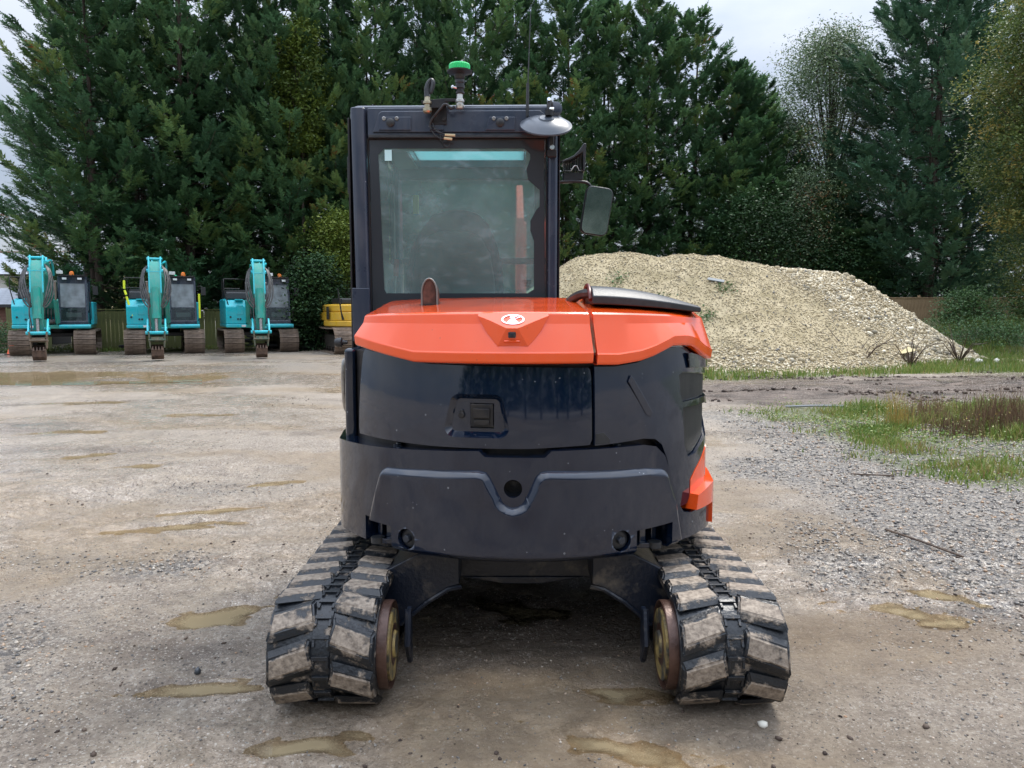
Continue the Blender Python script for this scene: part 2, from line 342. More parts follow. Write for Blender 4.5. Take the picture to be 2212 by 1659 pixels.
def build_ground():
    xs = graded(-3.2, 3.2, .032, -260, 260, 1.042); ys = graded(1.9, 5.6, .025, -60, 420, 1.026)
    X, Y = np.meshgrid(xs, ys); Z = gh(X, Y); nx, ny = len(xs), len(ys)
    V = np.stack([X, Y, Z], -1).reshape(-1, 3)
    i = np.arange(nx * ny).reshape(ny, nx); F = np.stack([i[:-1, :-1], i[:-1, 1:], i[1:, 1:], i[1:, :-1]], -1).reshape(-1, 4)
    x, y = V[:, 0], V[:, 1]
    gr = grass_mask(x, y); mud = mud_dark_mask(x, y)
    wet = sstep(-.3, .3, fbm(x * .8, y * 1.3, 61, 4, .5) + .75 * np.exp(-((x + 5.2) / 1.8) ** 2 - ((y - 7.5) / 3.5) ** 2) + .6 * np.exp(-((x + .5) / 1.2) ** 2 - ((y - 5) / 1.2) ** 2))
    grav = gravel_mask(x, y)
    for (px, py, a, c, r, d) in PUD:
        cr, sr = math.cos(R(r)), math.sin(R(r)); u = (x - px) * cr + (y - py) * sr; v = -(x - px) * sr + (y - py) * cr
        k = np.exp(-((u / a) ** 2 + (v / c) ** 2) / 3.5); wet = np.clip(wet + k, 0, 1); mud = np.clip(mud + .3 * k, 0, 1)
    tan = np.clip(.95 * np.exp(-((x - .15) / 1.15) ** 4 - ((y - 2.55) / .75) ** 2) * (.75 + .5 * fbm(x, y, 201, 3, 1.5)) + .8 * sstep(.0, .4, fbm(x * .8, y * 1.7, 203, 4, .8)) * (x < 2.5), 0, 1)
    me = np_mesh('ground', V, F, dict(grass=gr, mud=mud, wet=wet, grav=grav, tan=tan), True)
    m, nt, b = new_mat('wet_yard_ground'); N = nt.nodes.new; L = nt.links.new
    tc = N('ShaderNodeTexCoord'); P = tc.outputs['Object']
    def noise(s, d=6, r=.6):
        n = N('ShaderNodeTexNoise'); n.inputs['Scale'].default_value = s; n.inputs['Detail'].default_value = d; n.inputs['Roughness'].default_value = r; L(P, n.inputs['Vector']); return n.outputs['Fac']
    def attr(a): n = N('ShaderNodeAttribute'); n.attribute_name = a; return n.outputs['Fac']
    def ramp(f, p0, c0, p1, c1, *more):
        r = N('ShaderNodeValToRGB'); L(f, r.inputs[0]); e = r.color_ramp.elements; e[0].position = p0; e[0].color = (*c0, 1); e[1].position = p1; e[1].color = (*c1, 1)
        for (p, c) in more: q = e.new(p); q.color = (*c, 1)
        return r.outputs[0]
    def mixc(f, a, bb):
        n = N('ShaderNodeMix'); n.data_type = 'RGBA'; L(f, n.inputs['Factor']); L(a, n.inputs['A']); L(bb, n.inputs['B']); return n.outputs['Result']
    def mr(f, a, bb, c, d): n = N('ShaderNodeMapRange'); L(f, n.inputs[0]); n.inputs[1].default_value = a; n.inputs[2].default_value = bb; n.inputs[3].default_value = c; n.inputs[4].default_value = d; return n.outputs[0]
    def mul(a, bb): n = N('ShaderNodeMath'); n.operation = 'MULTIPLY'; L(a, n.inputs[0]); L(bb, n.inputs[1]); return n.outputs[0]
    nf = noise(38, 9, .78)
    base = ramp(noise(1.6, 9, .72), .34, (.20, .150, .105), .66, (.47, .39, .31))
    fine = ramp(nf, .38, (.08, .062, .048), .53, (.37, .305, .24), (.66, (.60, .53, .44)))
    c = mixc(mr(nf, .3, .7, .45, .95), base, fine)
    st = ramp(noise(3.2, 8, .75), .40, (.15, .115, .085), .60, (.40, .32, .23)); c = mixc(mr(noise(.9, 6, .7), .45, .6, 0, .55), c, st)
    vo = N('ShaderNodeTexVoronoi'); vo.inputs['Scale'].default_value = 42; L(P, vo.inputs['Vector'])
    sp = N('ShaderNodeSeparateColor'); L(vo.outputs['Color'], sp.inputs[0])
    gc = ramp(sp.outputs[0], .0, (.08, .075, .072), 1., (.50, .45, .38), (.45, (.20, .185, .17)), (.75, (.30, .25, .20)))
    c = mixc(mr(mul(attr('grav'), mr(noise(7, 5, .7), .3, .6, .3, 1.2)), .3, .8, 0, .9), c, gc)
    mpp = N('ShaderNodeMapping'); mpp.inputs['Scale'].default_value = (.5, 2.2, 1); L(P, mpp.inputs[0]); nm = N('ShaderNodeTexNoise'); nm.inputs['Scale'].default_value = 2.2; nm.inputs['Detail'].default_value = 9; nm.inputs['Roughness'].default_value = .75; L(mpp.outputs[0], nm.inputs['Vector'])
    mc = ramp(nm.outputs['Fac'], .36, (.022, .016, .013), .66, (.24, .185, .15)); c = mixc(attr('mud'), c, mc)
    gcol = ramp(noise(14, 6, .7), .3, (.045, .07, .018), .7, (.15, .17, .05)); c = mixc(mr(attr('grass'), .25, .8, 0, .85), c, gcol)
    for (vs, lo_, cd, cl) in ((75, .80, (.05, .042, .036), (.55, .50, .43)), (150, .80, (.07, .058, .048), (.60, .55, .48))):
        vv = N('ShaderNodeTexVoronoi'); vv.inputs['Scale'].default_value = vs; L(P, vv.inputs['Vector']); s2 = N('ShaderNodeSeparateColor'); L(vv.outputs['Color'], s2.inputs[0])
        f1 = N('ShaderNodeMath'); f1.operation = 'LESS_THAN'; L(vv.outputs['Distance'], f1.inputs[0]); f1.inputs[1].default_value = .42
        q = ramp(s2.outputs[1], .5, cd, .501, cl); c = mixc(mul(f1.outputs[0], mr(s2.outputs[0], lo_ - .02, lo_, 0, .75)), c, q)
    tanc = ramp(noise(5, 8, .75), .3, (.17, .115, .065), .7, (.36, .27, .17)); c = mixc(mul(attr('tan'), mr(nf, .3, .7, .5, 1)), c, tanc)
    L(c, b.inputs['Base Color'])
    w = mul(attr('wet'), mr(noise(6, 7, .7), .32, .52, 0, 1))
    L(mr(w, 0, 1, .50, .07), b.inputs['Roughness']); L(mr(attr('mud'), 0, 1, .55, .12), b.inputs['Specular IOR Level'])
    bp = N('ShaderNodeBump'); bp.inputs['Strength'].default_value = 1.0; bp.inputs['Distance'].default_value = .028
    h = N('ShaderNodeMath'); h.operation = 'ADD'; L(nf, h.inputs[0]); hv = mr(vo.outputs['Distance'], 0, .8, .8, 0); L(mul(hv, mr(attr('grav'), 0, 1, .15, 1)), h.inputs[1])
    L(mul(h.outputs[0], mr(w, 0, 1, 1, .3)), bp.inputs['Height']); L(bp.outputs[0], b.inputs['Normal'])
    me.materials.append(m)
    tag(link('ground', me, None), 'wet muddy gravel yard with ruts and tyre marks', None, None, 'structure')
def grass_mask(x, y):
    n = fbm(x, y, 71, 4, .9)
    a = sstep(3.0, 4.6, x + n * .9 - .9 * np.maximum(0, 7.6 - y) * .5) * sstep(6.0, 7.4, y + n * .8 + .12 * (x - 4)) * (1 - sstep(11.6, 13.2, y - .18 * (x - 6) + n))     # weedy patch
    f = sstep(3.5, 5, x) * sstep(17.2, 18.2, y - .25 * (x - 5) + n * 1.1)                         # strip before the heap and beyond
    l = sstep(-.25, .4, n + .3 * np.exp(-((x + 9) / 5) ** 2)) * sstep(29.5, 31.5, y - .5 * (x + 14)) * (x < 0)
    return np.clip(a + f * (1 - sstep(60, 80, y)) + l * .8, 0, 1)
def mud_dark_mask(x, y):
    n = fbm(x, y, 81, 4, .8)
    a = sstep(2.4, 4.2, x + n) * np.exp(-np.abs((y - (15.0 + .18 * (x - 5)) + n * .6) / 2.7) ** 4)
    b = .8 * np.exp(-((x - .06) / .85) ** 4) * np.exp(-((y - 4.2) / 1.5) ** 4) * (.7 + .3 * n)  # ground colour is darker in a patch beneath the machine
    s = .5 * sstep(.25, .5, fbm(x * .5, y * 1.6, 91, 4, .9))
    return np.clip(a + b + s, 0, 1)
def gravel_mask(x, y):
    n = fbm(x, y, 101, 4, .8)
    right = sstep(1.6, 3.0, x + n * .9 - .10 * (y - 5)) * sstep(3.4, 4.6, y + .45 * x - .6 + n * .6) * (1 - sstep(11.5, 13, y))
    left = .95 * np.exp(-((x + 2.5 + n * .4) / .65) ** 2 - ((y - 3.0 - n * .3) / .6) ** 2) + 1.1 * np.exp(-((x + 2.22 + n * .15) / .42) ** 2 - ((y - 4.6 + n * .15) / .24) ** 2) + .9 * np.exp(-((x + 3.3) / .7) ** 2 - ((y - 4.65 + n * .2) / .22) ** 2)
    mid = .55 * np.exp(-((x + 2.6) / .8) ** 2 - ((y - 6.6) / .45) ** 2)
    far = .6 * sstep(18, 22, y) * (x < 3)
    return np.clip(right + left + mid + far + .25 * sstep(.2, .5, n), 0, 1)
build_ground()

def water_mat():
    m, nt, b = new_mat('muddy_water'); N = nt.nodes.new; L = nt.links.new
    tc = N('ShaderNodeTexCoord'); nz = N('ShaderNodeTexNoise'); nz.inputs['Scale'].default_value = 1.3; L(tc.outputs['Object'], nz.inputs['Vector'])
    cr = N('ShaderNodeValToRGB'); L(nz.outputs['Fac'], cr.inputs[0]); cr.color_ramp.elements[0].color = (.30, .23, .13, 1); cr.color_ramp.elements[1].color = (.41, .33, .20, 1)
    L(cr.outputs[0], b.inputs['Base Color']); b.inputs['Roughness'].default_value = .03; b.inputs['IOR'].default_value = 1.33
    n2 = N('ShaderNodeTexNoise'); n2.inputs['Scale'].default_value = 9; L(tc.outputs['Object'], n2.inputs['Vector'])
    bp = N('ShaderNodeBump'); bp.inputs['Strength'].default_value = .04; bp.inputs['Distance'].default_value = .01; L(n2.outputs['Fac'], bp.inputs['Height']); L(bp.outputs[0], b.inputs['Normal'])
    tr = N('ShaderNodeBsdfTransparent'); tr.inputs[0].default_value = (.9, .84, .74, 1); fr = N('ShaderNodeFresnel'); fr.inputs['IOR'].default_value = 1.33; L(bp.outputs[0], fr.inputs['Normal']); at = N('ShaderNodeAttribute'); at.attribute_name = 'depth'; md = N('ShaderNodeMapRange'); L(at.outputs['Fac'], md.inputs[0]); md.inputs[1].default_value = -.001; md.inputs[2].default_value = .020; md.inputs[3].default_value = .0; md.inputs[4].default_value = .6
    mr_ = N('ShaderNodeMath'); mr_.operation = 'MAXIMUM'; L(fr.outputs[0], mr_.inputs[0]); L(md.outputs[0], mr_.inputs[1])
    mx = N('ShaderNodeMixShader'); L(mr_.outputs[0], mx.inputs[0]); L(tr.outputs[0], mx.inputs[1]); L(b.outputs[0], mx.inputs[2]); L(mx.outputs[0], nt.nodes['Material Output'].inputs[0])
    return m
M_water = water_mat()
for (px, py, a, c, r, d) in PUD:
    cr_, sr_ = math.cos(R(r)), math.sin(R(r)); nu, nv_ = 56, 36
    U, Vv = np.meshgrid(np.linspace(-1.9 * a, 1.9 * a, nu), np.linspace(-2.1 * c, 2.1 * c, nv_)); X = px + U * cr_ - Vv * sr_; Y = py + U * sr_ + Vv * cr_; Z = gh(X, Y)
    q = (U / a) ** 2 + (Vv / c) ** 2; lv = float(np.median(Z[(q > .8) & (q < 1.35)])); dep = lv - Z; ins = (dep > -.004) & (q < 3.4)
    i = np.arange(nu * nv_).reshape(nv_, nu); F = np.stack([i[:-1, :-1], i[:-1, 1:], i[1:, 1:], i[1:, :-1]], -1).reshape(-1, 4); F = F[ins.ravel()[F].any(1)]
    me = np_mesh('puddle', np.stack([X - px, Y - py, X * 0], -1).reshape(-1, 3), F, dict(depth=dep.ravel()), True, M_water)
    tag(link('puddle', me, None, None, (px, py, lv)), 'shallow puddle of brown rainwater in the yard', None, None, 'structure')

# ------------------------------------------------------------------ pebbles
ICO = None
def ico():
    global ICO
    if ICO is None:
        bm = bmesh.new(); bmesh.ops.create_icosphere(bm, subdivisions=1, radius=1)
        ICO = (np.array([v.co[:] for v in bm.verts]), np.array([[v.index for v in f.verts] for f in bm.faces])); bm.free()
    return ICO
OCT = (np.array([(1, 0, 0), (-1, 0, 0), (0, 1, 0), (0, -1, 0), (0, 0, 1), (0, 0, -1)], float),
       np.array([(0, 2, 4), (2, 1, 4), (1, 3, 4), (3, 0, 4), (2, 0, 5), (1, 2, 5), (3, 1, 5), (0, 3, 5)]))
def rot_rand(n, tilt=.5):
    a = rng.uniform(0, 2 * np.pi, n); ca, sa = np.cos(a), np.sin(a); t = rng.normal(0, tilt, n); ct, st = np.cos(t), np.sin(t); Z = np.zeros(n); O = np.ones(n)
    Rz = np.stack([ca, -sa, Z, sa, ca, Z, Z, Z, O], -1).reshape(n, 3, 3); Rx = np.stack([O, Z, Z, Z, ct, -st, Z, st, ct], -1).reshape(n, 3, 3)
    return Rz @ Rx
def stones_mesh(name, P, size, m, base='ico', flat=.55, tints=None, tilt=.4, smooth=True):
    n = len(P); v0, f0 = ico() if base == 'ico' else OCT; k = len(v0)
    sc = np.stack([size, size * rng.uniform(.6, .95, n), size * rng.uniform(flat * .7, flat * 1.3, n)], -1)
    v = v0[None] * (1 + rng.normal(0, .13, (n, k, 1))) * sc[:, None, :]
    v = np.einsum('nij,nkj->nki', rot_rand(n, tilt), v) + P[:, None, :]
    F = (f0[None] + (np.arange(n) * k)[:, None, None]).reshape(-1, 3)
    t = np.repeat(rng.uniform(0, 1, n) if tints is None else tints, k)
    return np_mesh(name, v.reshape(-1, 3), F, dict(tint=t), smooth, m)
def tint_mat(name, stops, rough=.5, spec=.5, bump=0, trans=0):
    m, nt, b = new_mat(name); N = nt.nodes.new; L = nt.links.new
    at = N('ShaderNodeAttribute'); at.attribute_name = 'tint'; r = N('ShaderNodeValToRGB'); L(at.outputs['Fac'], r.inputs[0]); e = r.color_ramp.elements
    e[0].position = stops[0][0]; e[0].color = (*stops[0][1], 1); e[1].position = stops[-1][0]; e[1].color = (*stops[-1][1], 1)
    for p, c in stops[1:-1]: q = e.new(p); q.color = (*c, 1)
    L(r.outputs[0], b.inputs['Base Color']); b.inputs['Roughness'].default_value = rough; b.inputs['Specular IOR Level'].default_value = spec
    if trans:
        o = nt.nodes['Material Output']; tl = N('ShaderNodeBsdfTranslucent'); L(r.outputs[0], tl.inputs[0]); mx = N('ShaderNodeMixShader'); mx.inputs[0].default_value = trans
        L(b.outputs[0], mx.inputs[1]); L(tl.outputs[0], mx.inputs[2]); L(mx.outputs[0], o.inputs[0])
    return m
M_peb = tint_mat('wet_gravel', [(0, (.06, .058, .056)), (.25, (.14, .13, .12)), (.5, (.26, .235, .20)), (.75, (.40, .355, .30)), (.92, (.33, .20, .11)), (1, (.52, .47, .40))], .4, .4)
def in_puddle(x, y):
    r_ = np.zeros_like(x, bool)
    for (px, py, a, c, r, d) in PUD:
        cr, sr = math.cos(R(r)), math.sin(R(r)); u = (x - px) * cr + (y - py) * sr; v = -(x - px) * sr + (y - py) * cr
        r_ |= ((u / a) ** 2 + (v / c) ** 2 < 1.1)
    return r_
def build_pebbles():
    P = []; S = []
    n = 640000; x = rng.uniform(-4.6, 6.5, n); y = 1.9 + 9.0 * rng.uniform(0, 1, n) ** 1.7
    g = gravel_mask(x, y); clump = sstep(-.1, .5, fbm(x, y, 111, 3, 3.5))
    keep = (rng.uniform(0, 1, n) < (.11 + .85 * np.clip(g, 0, 1) ** 1.2 * (.4 + .6 * clump)) * .30) & ~in_puddle(x, y)
    keep &= ~((np.abs(np.abs(x - .06) - .78) < .25) & (y > 2.75) & (y < 5.3))
    x, y = x[keep], y[keep]
    gk = g[keep]; s = .0034 + (.004 + .0095 * gk) * rng.uniform(0, 1, len(x)) ** (3.2 - 1.8 * gk)
    s *= 1 + .05 * (y - 2)
    z = gh(x, y) + s * .1
    nr = y < 3.6; P = np.stack([x, y, z], -1); far = stones_mesh('gravel', P[~nr], s[~nr], M_peb, 'oct', .6)
    tag(link('gravel', far, None), 'loose wet grey gravel spread over the middle of the yard', 'gravel', None, 'stuff')
    me = stones_mesh('gravel', P[nr], s[nr], M_peb)
    tag(link('gravel', me, None), 'loose wet grey pebbles scattered nearest the camera', 'gravel', None, 'stuff')
    print('pebbles', len(x))
build_pebbles()
def build_clods():
    n = 60000; x = rng.uniform(2.6, 17, n); y = rng.uniform(11, 20, n); k = rng.uniform(0, 1, n) < mud_dark_mask(x, y) * sstep(0, .4, fbm(x * .7, y * 2, 191, 3, 1.2)) * .5; x, y = x[k], y[k]
    s = .012 + .045 * rng.uniform(0, 1, len(x)) ** 3
    n = 7000; x2 = rng.uniform(-4.5, 4, n); y2 = rng.uniform(1.9, 14, n); k = (fbm(x2, y2, 193, 3, .8) > .12) & ~in_puddle(x2, y2); x2, y2 = x2[k], y2[k]; s2 = .004 + .012 * rng.uniform(0, 1, len(x2)) ** 3
    X = np.concatenate([x, x2]); Y = np.concatenate([y, y2]); S = np.concatenate([s, s2])
    me = stones_mesh('mud_clods', np.stack([X, Y, gh(X, Y) + S * .1], -1), S, tint_mat('clod_mud', [(0, (.03, .02, .016)), (.6, (.09, .065, .05)), (1, (.17, .13, .10))], .7, .25), 'ico', .6)
    tag(link('mud_clods', me, None), 'crumbs and clods of dark churned mud across the yard', 'mud', None, 'stuff')
build_clods()

# ------------------------------------------------------------------ gravel heap
HX = np.array([-4, -2, 0, 1.5, 2.07, 2.9, 5.1, 6.75, 7.95, 8.85, 10.2, 11.1, 11.87, 12.63, 13.4, 14.2, 15.0, 15.6])
HZ = np.array([0, .6, 1.9, 2.85, 3.3, 3.46, 3.34, 3.27, 3.06, 2.93, 2.78, 2.53, 2.12, 1.67, 1.14, .62, .12, -.1])
FX = np.array([-4, 0, 3, 5.2, 6.6, 9.1, 12, 15, 16]); FY = np.array([22, 20.6, 20.0, 19.7, 18.9, 20.0, 22.2, 24.2, 25])
def heap_h(x, y):
    H = np.interp(x, HX, HZ); yf = np.interp(x, FX, FY); yr = 25.0
    t = (y - yf) / (yr - yf); f = np.where(t < 1, np.clip(1.13 * t - .13 * np.clip(t, 0, 1) ** 5, -.4, 1), 1 - np.clip((y - 25.6) / 4.5, 0, 2))
    f = f - .05 * np.exp(-((t - .5) / .3) ** 2)
    gully = .10 * fbm(x * 1.4, y * .35, 121, 3, .9) + .05 * fbm(x, y, 127, 3, 2.5)
    return H * f + gully * np.clip(H, 0, 1) * sstep(-.05, .2, t) + .02 * fbm(x, y, 131, 2, 9)
M_heap = mat('sandy_gravel', (.25, .20, .105), .9, col2=(.46, .38, .24), nscale=1.6, detail=14, lo=.32, hi=.7, bump=.3, bscale=70)
def build_heap():
    xs = np.arange(-4, 16.2, .1); ys = np.arange(18.2, 31, .1); X, Y = np.meshgrid(xs, ys); Z = heap_h(X, Y); Z = np.maximum(Z, -.3)
    i = np.arange(X.size).reshape(X.shape); F = np.stack([i[:-1, :-1], i[:-1, 1:], i[1:, 1:], i[1:, :-1]], -1).reshape(-1, 4)
    me = np_mesh('gravel_heap', np.stack([X, Y, Z], -1).reshape(-1, 3), F, None, True, M_heap)
    o = tag(link('gravel_heap', me, None), 'tall pale heap of sandy gravel with coarse stones spilling down its right flank', 'gravel heap')
    n = 105000; x = rng.uniform(1.0, 15.8, n); y = rng.uniform(18.2, 26.2, n)
    yf = np.interp(x, FX, FY); t = (y - yf) / (25 - yf)
    # coarse zone: right flank, a slanting band, and the toe
    cz = sstep(-.8, .8, x - (8.6 + 2.6 * (1 - t)) + fbm(x, y, 141, 3, .8) * 1.2) + .75 * (1 - sstep(.05, .28, t + .1 * fbm(x, y, 142, 3, 1)))
    cz = np.clip(cz, 0, 1); keep = (rng.uniform(0, 1, n) < .62 + .38 * cz) & (t > -.05); x, y, cz = x[keep], y[keep], cz[keep]
    s = (.013 + .022 * rng.uniform(0, 1, len(x)) ** 2.5) * (1 + 1.0 * cz); z = heap_h(x, y)
    ok = z > -.12; x, y, z, s, cz = x[ok], y[ok], z[ok], s[ok], cz[ok]; s = np.where(rng.uniform(0, 1, len(x)) < .03, s * 1.8, s)
    ms = tint_mat('heap_stones', [(0, (.16, .16, .17)), (.04, (.28, .25, .19)), (.25, (.42, .34, .21)), (.7, (.56, .47, .32)), (1, (.74, .67, .52))], .8, .2)
    tn = np.clip(rng.uniform(0, 1, len(x)) * (.75 + .3 * cz), 0, 1)
    P = np.stack([x, y, z + s * .3], -1); order = np.argsort(-s / y); big = order[:240]; rest = order[240:]
    st = link('loose_stones', stones_mesh('loose_stones', P[rest], s[rest], ms, 'oct', .65, tn[rest]), None, o); st['kind'] = 'stuff'
    protos = [stones_mesh('stone', np.zeros((1, 3)), np.array([1.]), ms, 'ico', .65, np.array([tt])) for tt in (.15, .4, .6, .8, .95, .05)]
    for k in big:
        q = link('stone', protos[int(rng.integers(0, 5)) if tn[k] > .12 else 5], None, o, P[k].tolist(), (rng.uniform(-.4, .4), rng.uniform(-.4, .4), rng.uniform(0, 6))); q.scale = [float(s[k])] * 3
    print('heap stones', len(x))
build_heap()

# ------------------------------------------------------------------ foliage generators
def frame(D):
    up = np.array([0, 0, 1.]); S = np.cross(D, up); ln = np.linalg.norm(S, axis=1, keepdims=True); S = np.where(ln < 1e-3, np.array([1., 0, 0]), S / np.maximum(ln, 1e-6)); return S
def norm(a): return a / np.maximum(np.linalg.norm(a, axis=-1, keepdims=True), 1e-9)
def plumes(P, D, Ln, tint, K=9, wid=.072, ang=.75, spread=.42, droop=.12):
    """feathery flat conifer sprays; returns verts, tris, tint"""
    n = len(P); D = norm(D); S = frame(D); U = np.cross(S, D); ro = rng.normal(0, .28, n)[:, None]; S, U = S * np.cos(ro) + U * np.sin(ro), U * np.cos(ro) - S * np.sin(ro)
    Vs = []; T = []
    for k in range(K):
        t = (k + .6) / K
        for sg in (-1, 1):
            a = ang + rng.normal(0, .18, n)[:, None]
            d = D * np.cos(a) + S * np.sin(a) * sg + U * rng.normal(0, .25, n)[:, None]
            root = P + D * (Ln * t)[:, None] - np.array([0, 0, 1.]) * (droop * Ln * t * t)[:, None]
            l = (Ln * spread * (1.05 - .8 * t) * rng.uniform(.7, 1.3, n))[:, None]
            w = np.cross(d, U); w = norm(w) * wid * rng.uniform(.7, 1.3, n)[:, None]
            tip = root + d * l - np.array([0, 0, .12]) * l
            Vs.append(np.stack([root - w * .5, root + w * .5 + d * l * .15, tip], 1)); T.append(np.repeat(np.clip(tint + rng.normal(0, .05, n), 0, 1), 3))
    V = np.concatenate(Vs).reshape(-1, 3); return V, np.arange(len(V)).reshape(-1, 3), np.concatenate(T)
def leaves(P, size, tint, droop=.3, shape=.45):
    """one folded diamond leaf (2 tris) at each point"""
    n = len(P); a = rng.uniform(0, 2 * np.pi, n); D = norm(np.stack([np.cos(a), np.sin(a), rng.normal(-droop, .5, n)], -1)); S = norm(np.cross(D, norm(rng.normal(0, 1, (n, 3)) * .6 + np.array([0, 0, 1.]))))
    s = np.asarray(size)[:, None] if np.ndim(size) else size
    v = np.stack([P, P + D * s * .5 + S * s * shape * .5, P + D * s, P + D * s * .5 - S * s * shape * .5], 1)
    i = np.arange(n)[:, None] * 4; F = np.concatenate([i + [0, 1, 2], i + [0, 2, 3]]); return v.reshape(-1, 3), F, np.repeat(tint, 4)
M_con = tint_mat('conifer_foliage', [(0, (.038, .088, .050)), (.35, (.068, .152, .070)), (.6, (.115, .22, .092)), (.82, (.18, .27, .085)), (.95, (.22, .27, .09)), (1, (.26, .09, .03))], .5, .4, trans=.28)
M_conb = tint_mat('bluish_conifer_foliage', [(0, (.042, .096, .062)), (.5, (.09, .19, .115)), (.9, (.155, .26, .15)), (1, (.17, .25, .10))], .55, .35, trans=.15)
M_bark = mat('bark', (.035, .026, .02), .9, col2=(.10, .07, .05), nscale=6, bump=.8, bscale=30, stretch=(4, 4, .7))
def conifer_meshes(seed, H=16.5, Rm=2.5, nb=205, ppb=38, mt=None, z0=1.2, stems=2):
    global rng
    rng = np.random.default_rng(seed); tr = MB()
    bases = [(rng.uniform(-.3, .3), rng.uniform(-.2, .2), rng.uniform(-.03, .03)) for _ in range(stems)]
    for j, (bx, by, ln) in enumerate(bases):
        hh = H * (.97 if j == 0 else rng.uniform(.75, .9)); zs = np.linspace(-.3, hh, 12)
        tr.tube([(bx + ln * z + .05 * math.sin(z * .8 + j), by + .04 * math.sin(z * 1.1), z) for z in zs], [(.17 if j == 0 else .12) * (1 - z / hh * .93) + .012 for z in np.clip(zs, 0, hh)], 7)
    PP = []; DD = []; LL = []; TT = []
    for i in range(nb):
        h = z0 + (H - z0) * ((i + rng.uniform(0, 1)) / nb) ** 1.0; u = (h - z0) / (H - z0)
        az = i * 2.399 + rng.normal(0, .3); bx, by, ln = bases[i % stems]
        L0 = Rm * (1 - u ** 2.2) ** .8 * (.62 + .38 * min(1, (u + .25) * 2)) * rng.uniform(.72, 1.12) + .25
        el = R(2 + 34 * u ** 1.5 + rng.normal(0, 7)); tt = np.linspace(0, 1, 9)
        cx = bx + ln * h + math.cos(az) * L0 * tt * math.cos(el); cy = by + math.sin(az) * L0 * tt * math.cos(el)
        cz = h + L0 * (math.sin(el) * tt * .8 + .22 * tt ** 2 - .10 * np.sin(tt * 3.1))
        C = np.stack([cx, cy, cz], -1)
        if i % 2 == 0: tr.tube([C[0].tolist(), C[3].tolist(), C[6].tolist(), C[8].tolist()], [.035 * (1 - u * .6), .022, .012, .005], 4)
        n = int(ppb * (.5 + .6 * L0 / Rm)); s = 1 - rng.uniform(0, 1, n) ** 1.5 * .62; idx = s * 8; i0 = np.minimum(idx.astype(int), 7); fr = (idx - i0)[:, None]
        p = C[i0] * (1 - fr) + C[i0 + 1] * fr; ax = C[i0 + 1] - C[i0]; ax = norm(ax)
        sd = frame(ax); sg = rng.choice([-1, 1], n)[:, None]; wdt = (.16 + .30 * (1 - s)) * L0 * .5
        p = p + sd * sg * (wdt * rng.uniform(0, 1, n))[:, None] + np.array([0, 0, 1.]) * rng.normal(.0, .07, n)[:, None]
        d = ax + sd * sg * rng.uniform(0, 1.1, n)[:, None] + np.array([0, 0, 1.]) * rng.normal(.08, .22, n)[:, None]
        bt = np.clip(rng.normal(.45, .2), .05, .85); bt = .99 if rng.uniform() < .006 else bt
        PP.append(p); DD.append(d); LL.append(rng.uniform(.38, .76, n) * (1 - .2 * u)); TT.append(np.clip(bt + rng.normal(0, .06, n), 0, 1))
    V, F, T = plumes(np.concatenate(PP), np.concatenate(DD), np.concatenate(LL), np.concatenate(TT))
    crown = np_mesh('crown', V, F, dict(tint=T), False, mt or M_con)
    tm = bpy.data.meshes.new('trunk'); tm.from_pydata(tr.v, [], tr.f); tm.update(); tm.shade_smooth(); tm.materials.append(M_bark)
    return crown, tm, len(F)
CON = [conifer_meshes(201 + k, H=[16.5, 17.5, 15.5, 16.8, 17][k], Rm=[3.3, 3.0, 3.5, 3.1, 3.6][k], stems=[2, 3, 2, 3, 3][k]) for k in range(5)]
print('conifer tris', [c[2] for c in CON])
def conifer(k, x, y, sc, rz, label, group=None, sz=1.0, z=0, meshes=None):
    c, t, _ = meshes or CON[k]; o = thing('conifer_tree', label, 'tree', (x, y, z), rz, group)
    a = link('crown', c, None, o); b = link('trunk', t, None, o); a.scale = b.scale = (sc, sc, sc * sz); return o
HEDGE = [(-17.9, 33.0, 1.0, .95), (-16.4, 34.6, .95, 1.0), (-14.3, 34.6, 1.0, 1.02), (-12.3, 36.6, .92, 1.0), (-10.6, 36.4, .98, 1.05), (-8.5, 38.0, .95, 1.0), (-6.6, 37.6, .95, 1.05),
         (-4.4, 38.6, .92, 1.06), (-2.2, 38.4, 1.0, 1.0), (0.2, 39.2, .95, 1.04), (2.5, 39.0, 1.0, .98), (4.8, 39.8, .95, 1.02), (6.9, 39.8, .98, .98), (9.0, 40.6, .98, .95), (11.2, 40.4, .98, .88), (12.9, 41.6, .95, .83)]
WHERE = ['at the left end, boughs over the slate roof', 'behind the leftmost teal excavator', 'left of the middle teal excavator, behind the fence', 'directly behind the middle teal excavator',
         'between the middle and right teal excavators', 'behind the rightmost teal excavator', 'behind the dark laurel bush', 'behind the yellow excavator', 'behind the left half of the cab',
         'behind the green beacon', 'behind the round cab mirror', 'behind the rectangular wing mirror', 'above the left crest of the heap', 'above the middle of the heap',
         'second from the right end', 'at the right end beside the sky gap']
for i, (x, y, s, sz) in enumerate(HEDGE):
    conifer(i * 3 % 5, x, y, s, i * 1.9, 'tall dark green conifer ' + WHERE[i], 'tall conifers in a row behind the yard', sz * (1.12 if i < 11 else 1.03))

for i, (x, y) in enumerate([(-20.4, 37.4), (-16.0, 38.4), (-12.8, 39.8), (-9.2, 41.0), (-4.0, 42.0)]):
    conifer((i * 2 + 1) % 5, x, y, 1.0, i * 2.3 + 1, 'dark conifer in the rear rank, filling a gap behind ' + ['the leftmost tall conifer', 'the leftmost teal excavator', 'the middle teal excavator', 'the rightmost teal excavator', 'the cab'][i], 'conifers of the rear rank', .92)

